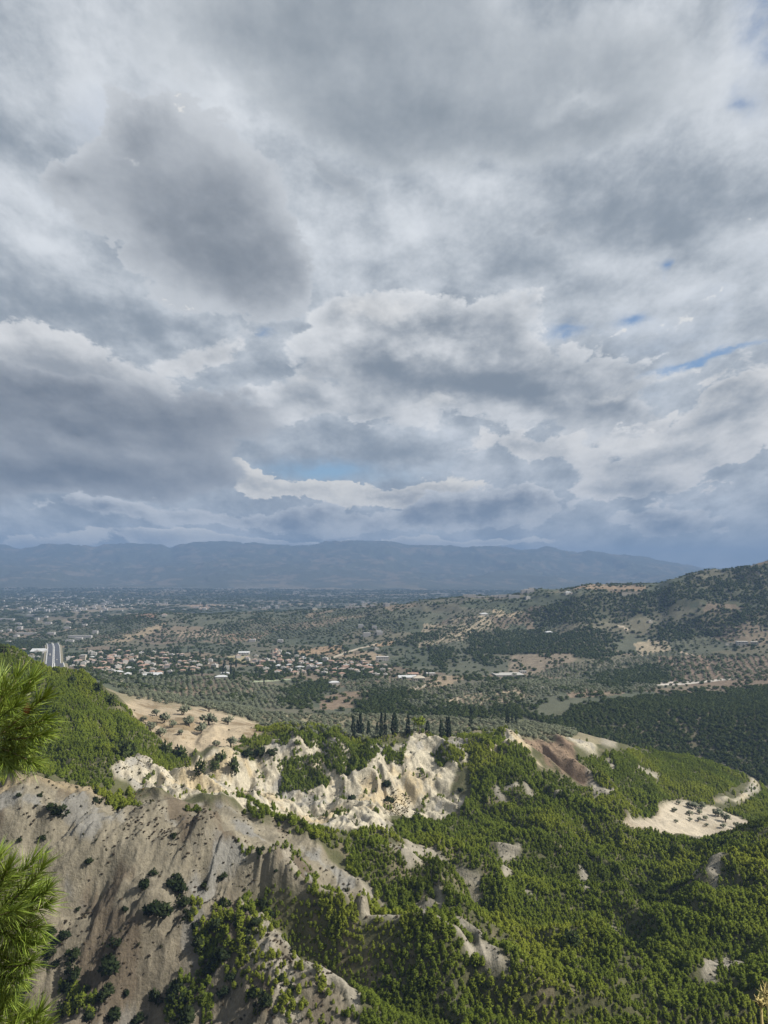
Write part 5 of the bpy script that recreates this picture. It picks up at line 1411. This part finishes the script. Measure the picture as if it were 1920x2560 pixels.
# far settlements: too many and too small to tell apart
V, Fs = [], []; Vd, Fd = [], []
fr_ = np.random.default_rng(9)
TOWNS = [([(0,1485),(330,1492),(420,1505),(300,1530),(0,1535)], 300, .9), ([(150,1458),(500,1455),(800,1465),(760,1482),(300,1482)], 200, 1), ([(650,1480),(1120,1484),(1300,1484),(1290,1496),(900,1497),(640,1492)], 120, 2.2), ([(380,1505),(900,1500),(1000,1520),(600,1525),(420,1530)], 110, 1.1), ([(0,1535),(260,1540),(240,1610),(0,1610)], 26, 1.2), ([(1090,1470),(1330,1470),(1330,1484),(1090,1484)], 60, 1.3), ([(540,1600),(660,1590),(1000,1560),(1000,1600),(700,1620)], 16, 1)]
for poly, n_, sz in TOWNS:
    pa = np.array(poly); got = 0
    while got < n_:
        hu, hv = fr_.uniform(pa[:, 0].min(), pa[:, 0].max()), fr_.uniform(pa[:, 1].min(), pa[:, 1].max())
        if not inside(np.array([hu]), np.array([hv]), poly)[0]: continue
        if perlin(np.array([hu / 60.]), np.array([hv / 9.]), 5)[0] < -.05 and fr_.uniform() < .7: got += 1; continue
        x_, y_, z_ = place(hu, hv, 1700, 6900)
        w_, d_, h_ = fr_.uniform(8, 17) * sz, fr_.uniform(8, 13), fr_.uniform(4, 9)
        if fr_.uniform() < .07: w_ *= 3.2
        box(V, Fs, x_ - w_ / 2, x_ + w_ / 2, y_ - d_ / 2, y_ + d_ / 2, z_ - 3, z_ + h_)
        got += 1
o = obj('distant_houses', mesh_from('distant_houses', V, Fs, plain_mat('distant_walls', (.36, .345, .33)))); o['kind'] = 'stuff'; o['label'] = 'pale towns scattered over the far plain'

# ------------------------------------------------------------------ the pine whose twigs reach into the picture at the left
m_ndl, qn, bn = new_mat('long_pine_needles')
gi_ = qn.t.nodes.new('ShaderNodeNewGeometry')
qn.put(bn.inputs['Base Color'], qn.mix(gi_.outputs['Random Per Island'], (.12, .19, .022), (.27, .34, .06)))
bn.inputs['Roughness'].default_value = .45
bn.inputs['Specular IOR Level'].default_value = .45
m_twig, qt, bt = new_mat('twig_bark'); bt.inputs['Base Color'].default_value = (.26, .20, .13, 1)
m_cone, qc, bc = new_mat('cone_scales'); bc.inputs['Base Color'].default_value = (.27, .15, .065, 1)
nr_ = np.random.default_rng(5)
def at(u_, v_, d_):
    x, y, z = ray(u_, v_)
    return np.array([x / y * d_, d_, z / y * d_])
def needle_tuft(path, n, ln, droop=.15, w=.0011):
    """a shoot: needles in pairs set spirally along the twig, pointing forwards"""
    path = np.array(path); V, Fs = [], []
    seg = np.linalg.norm(np.diff(path, axis=0), axis=1); cum = np.concatenate([[0], np.cumsum(seg)]); tot = cum[-1]
    for i in range(n):
        s = tot * (1 - nr_.uniform(0, 1) ** 1.25 * .97)
        k = min(np.searchsorted(cum, s, side='right') - 1, len(seg) - 1)
        p = path[k] + (path[k + 1] - path[k]) * ((s - cum[k]) / seg[k])
        ax_ = (path[k + 1] - path[k]) / seg[k]
        q = np.cross(ax_, nr_.normal(size=3)); q /= np.linalg.norm(q)
        sp = nr_.uniform(.30, .85) * (1 if s < tot * .9 else .6)
        for j in range(2):
            d = ax_ * math.cos(sp) + q * math.sin(sp) + nr_.normal(size=3) * .10
            d /= np.linalg.norm(d); L = ln * nr_.uniform(.7, 1.15)
            sd = np.cross(d, nr_.normal(size=3)); sd = sd / np.linalg.norm(sd) * w
            mid_ = p + d * L * .55 + np.array([0, 0, -droop * L * .12]); tip = p + d * L + np.array([0, 0, -droop * L * .5])
            b = len(V)
            V += [p - sd, p + sd, mid_ + sd, mid_ - sd, tip]
            Fs += [(b, b + 1, b + 2, b + 3), (b + 3, b + 2, b + 4)]
    return mesh_from('needle_tuft', V, Fs, m_ndl)
PT = np.array([-1.95, 2.75, 0.0]); PT[2] = float(height(PT[:1], PT[1:2])[0])
pt = bpy.data.objects.new('pine_tree', None); COL.objects.link(pt)
tag(pt, 'near pine at the left edge, long bright green needles', 'pine tree')
obj('trunk', tube('trunk', m_bark, [PT + (0, 0, -.2), PT + (.02, 0, .5), PT + (.0, .02, 1.1), PT + (.03, 0, 1.65)], (.055, .048, .035, .012), 10), pt)
BR = [  # branch: start height on the trunk, then points (column, row, distance)
 (1.35, [(-60,1860,2.62),(20,1830,2.5)], [[(-20,1850,2.5),(60,1790,2.42),(112,1742,2.38)], [(0,1835,2.5),(70,1812,2.45),(112,1800,2.4)], [(0,1850,2.5),(60,1850,2.42),(112,1835,2.36)], [(-30,1850,2.55),(10,1770,2.52),(45,1690,2.5)], [(-30,1840,2.5),(-5,1775,2.5),(12,1720,2.48)],
            [(-20,1860,2.5),(40,1885,2.42),(80,1905,2.38)], [(-30,1860,2.5),(0,1890,2.44),(25,1915,2.4)], [(0,1800,2.55),(55,1745,2.55),(78,1700,2.55)], [(-40,1830,2.45),(0,1790,2.4),(40,1765,2.36)], [(-30,1890,2.52),(30,1870,2.5),(70,1865,2.46)], [(-40,1800,2.5),(-10,1745,2.55),(-2,1700,2.6)]]),
 (.78, [(-90,2330,2.55),(0,2280,2.45)], [[(0,2275,2.45),(70,2225,2.4),(108,2165,2.38)], [(0,2280,2.45),(80,2255,2.38),(118,2225,2.33)], [(-20,2290,2.45),(60,2290,2.38),(112,2265,2.34)], [(-20,2300,2.45),(50,2320,2.38),(98,2318,2.33)], [(-40,2260,2.45),(0,2215,2.44),(22,2170,2.42)], [(-40,2260,2.5),(40,2200,2.5),(82,2150,2.52)],
            [(-30,2310,2.42),(20,2340,2.36),(60,2350,2.32)], [(-20,2280,2.52),(50,2240,2.56),(92,2220,2.6)], [(-50,2300,2.4),(-5,2290,2.34),(40,2275,2.3)], [(-60,2250,2.5),(-30,2190,2.52),(-8,2150,2.54)]]),
 (.62, [(-90,2430,2.5),(-20,2410,2.4)], [[(-20,2410,2.4),(50,2385,2.34),(86,2358,2.32)], [(-20,2420,2.4),(40,2420,2.32),(76,2405,2.28)], [(-30,2430,2.4),(15,2445,2.34),(50,2445,2.3)], [(-40,2400,2.42),(10,2375,2.4),(50,2350,2.4)], [(-40,2440,2.4),(-10,2470,2.36),(15,2490,2.32)]]),
 (.42, [(-60,2640,2.4),(20,2610,2.3)], [[(20,2610,2.3),(70,2570,2.26),(100,2530,2.24)], [(0,2630,2.3),(60,2600,2.24),(112,2570,2.2)], [(-20,2620,2.34),(20,2575,2.32),(45,2540,2.32)], [(-40,2610,2.32),(-15,2560,2.3),(5,2520,2.3)]])]
for hgt, lim, shoots in BR:
    p0 = PT + np.array([.0, .0, hgt])
    path = [p0] + [at(*q) for q in lim]
    br = obj('branch', tube('branch', m_twig, path, (.016, .009, .005)[:len(path)], 7), pt)
    for sh in shoots:
        pth = [at(*q) for q in sh]
        pth = [pth[0] * (1 - t_) ** 2 + 2 * pth[1] * t_ * (1 - t_) + pth[2] * t_ ** 2 for t_ in np.linspace(0, 1, 7)]
        obj('needle_tuft', needle_tuft(pth, 140, .084), br)
        obj('twig', tube('twig', m_twig, pth, np.linspace(.003, .0012, 7), 5), br)
# a small cone on the upper twig
cp = at(68, 1772, 2.4)
V, Fs = [], []
cone_path = [cp + np.array([.0, 0, -.016]), cp + np.array([0, 0, -.008]), cp, cp + np.array([0, 0, .012]), cp + np.array([0, 0, .018])]
obj('cone', tube('cone', m_cone, cone_path, (.004, .011, .012, .006, .002), 9), pt)
# dry stalks close to the lens at the lower right
dw = bpy.data.objects.new('dry_weed', None); COL.objects.link(dw)
tag(dw, 'dry straw-coloured weed stalks at the lower right corner', 'weed')
m_straw, qs_, bs_ = new_mat('straw'); bs_.inputs['Base Color'].default_value = (.36, .30, .13, 1)
for (tu, tv, bu, d_) in ((1902, 2505, 1896, 2.1), (1918, 2490, 1924, 2.0), (1930, 2470, 1940, 2.15)):
    top = at(tu, tv, d_); gx, gy = at(bu, 2560, d_)[:2]
    gz = float(height(np.array([gx]), np.array([gy]))[0])
    obj('stem', tube('stem', m_straw, [(gx, gy, gz - .03), ((gx + top[0]) / 2 + .01, gy, (gz + top[2]) / 2), tuple(top)], (.006, .005, .003), 6), dw)
    obj('seed_head', spikes('seed_head', m_straw, [top + nr_.normal(size=3) * .006 for _ in range(26)], [np.array([0, 0, 1]) + nr_.normal(size=3) * .8 for _ in range(26)], [.022] * 26, [.003] * 26, nr_), dw)
# ------------------------------------------------------------------ the air
hz = bpy.data.materials.new('haze')
hz.use_nodes = True
hz.node_tree.nodes.clear()
pv = hz.node_tree.nodes.new('ShaderNodeVolumePrincipled')
pv.inputs['Color'].default_value = (.245, .385, .64, 1)  # darker than real haze, standing in for cloud shadow over the far land
pv.inputs['Density'].default_value = 1.2e-4
pv.inputs['Anisotropy'].default_value = 0.0
ho = hz.node_tree.nodes.new('ShaderNodeOutputMaterial')
hz.node_tree.links.new(pv.outputs[0], ho.inputs['Volume'])
bm = bmesh.new()
bmesh.ops.create_cube(bm, size=1.0)
hm = bpy.data.meshes.new('haze'); bm.to_mesh(hm); bm.free()
hm.materials.append(hz)
HX, HY0, HY1, HZ0, HZ1 = 17800.0, -17800.0, 17800.0, float(Zg.min()) - 1.0, max(float(Zg.max()), 0) + 15.0
haze = bpy.data.objects.new('haze', hm)
COL.objects.link(haze)
haze.scale = (2 * HX, HY1 - HY0, HZ1 - HZ0)
haze.location = (0, (HY0 + HY1) / 2, (HZ0 + HZ1) / 2)
haze['kind'] = 'stuff'
haze['label'] = 'bluish haze over the valley'
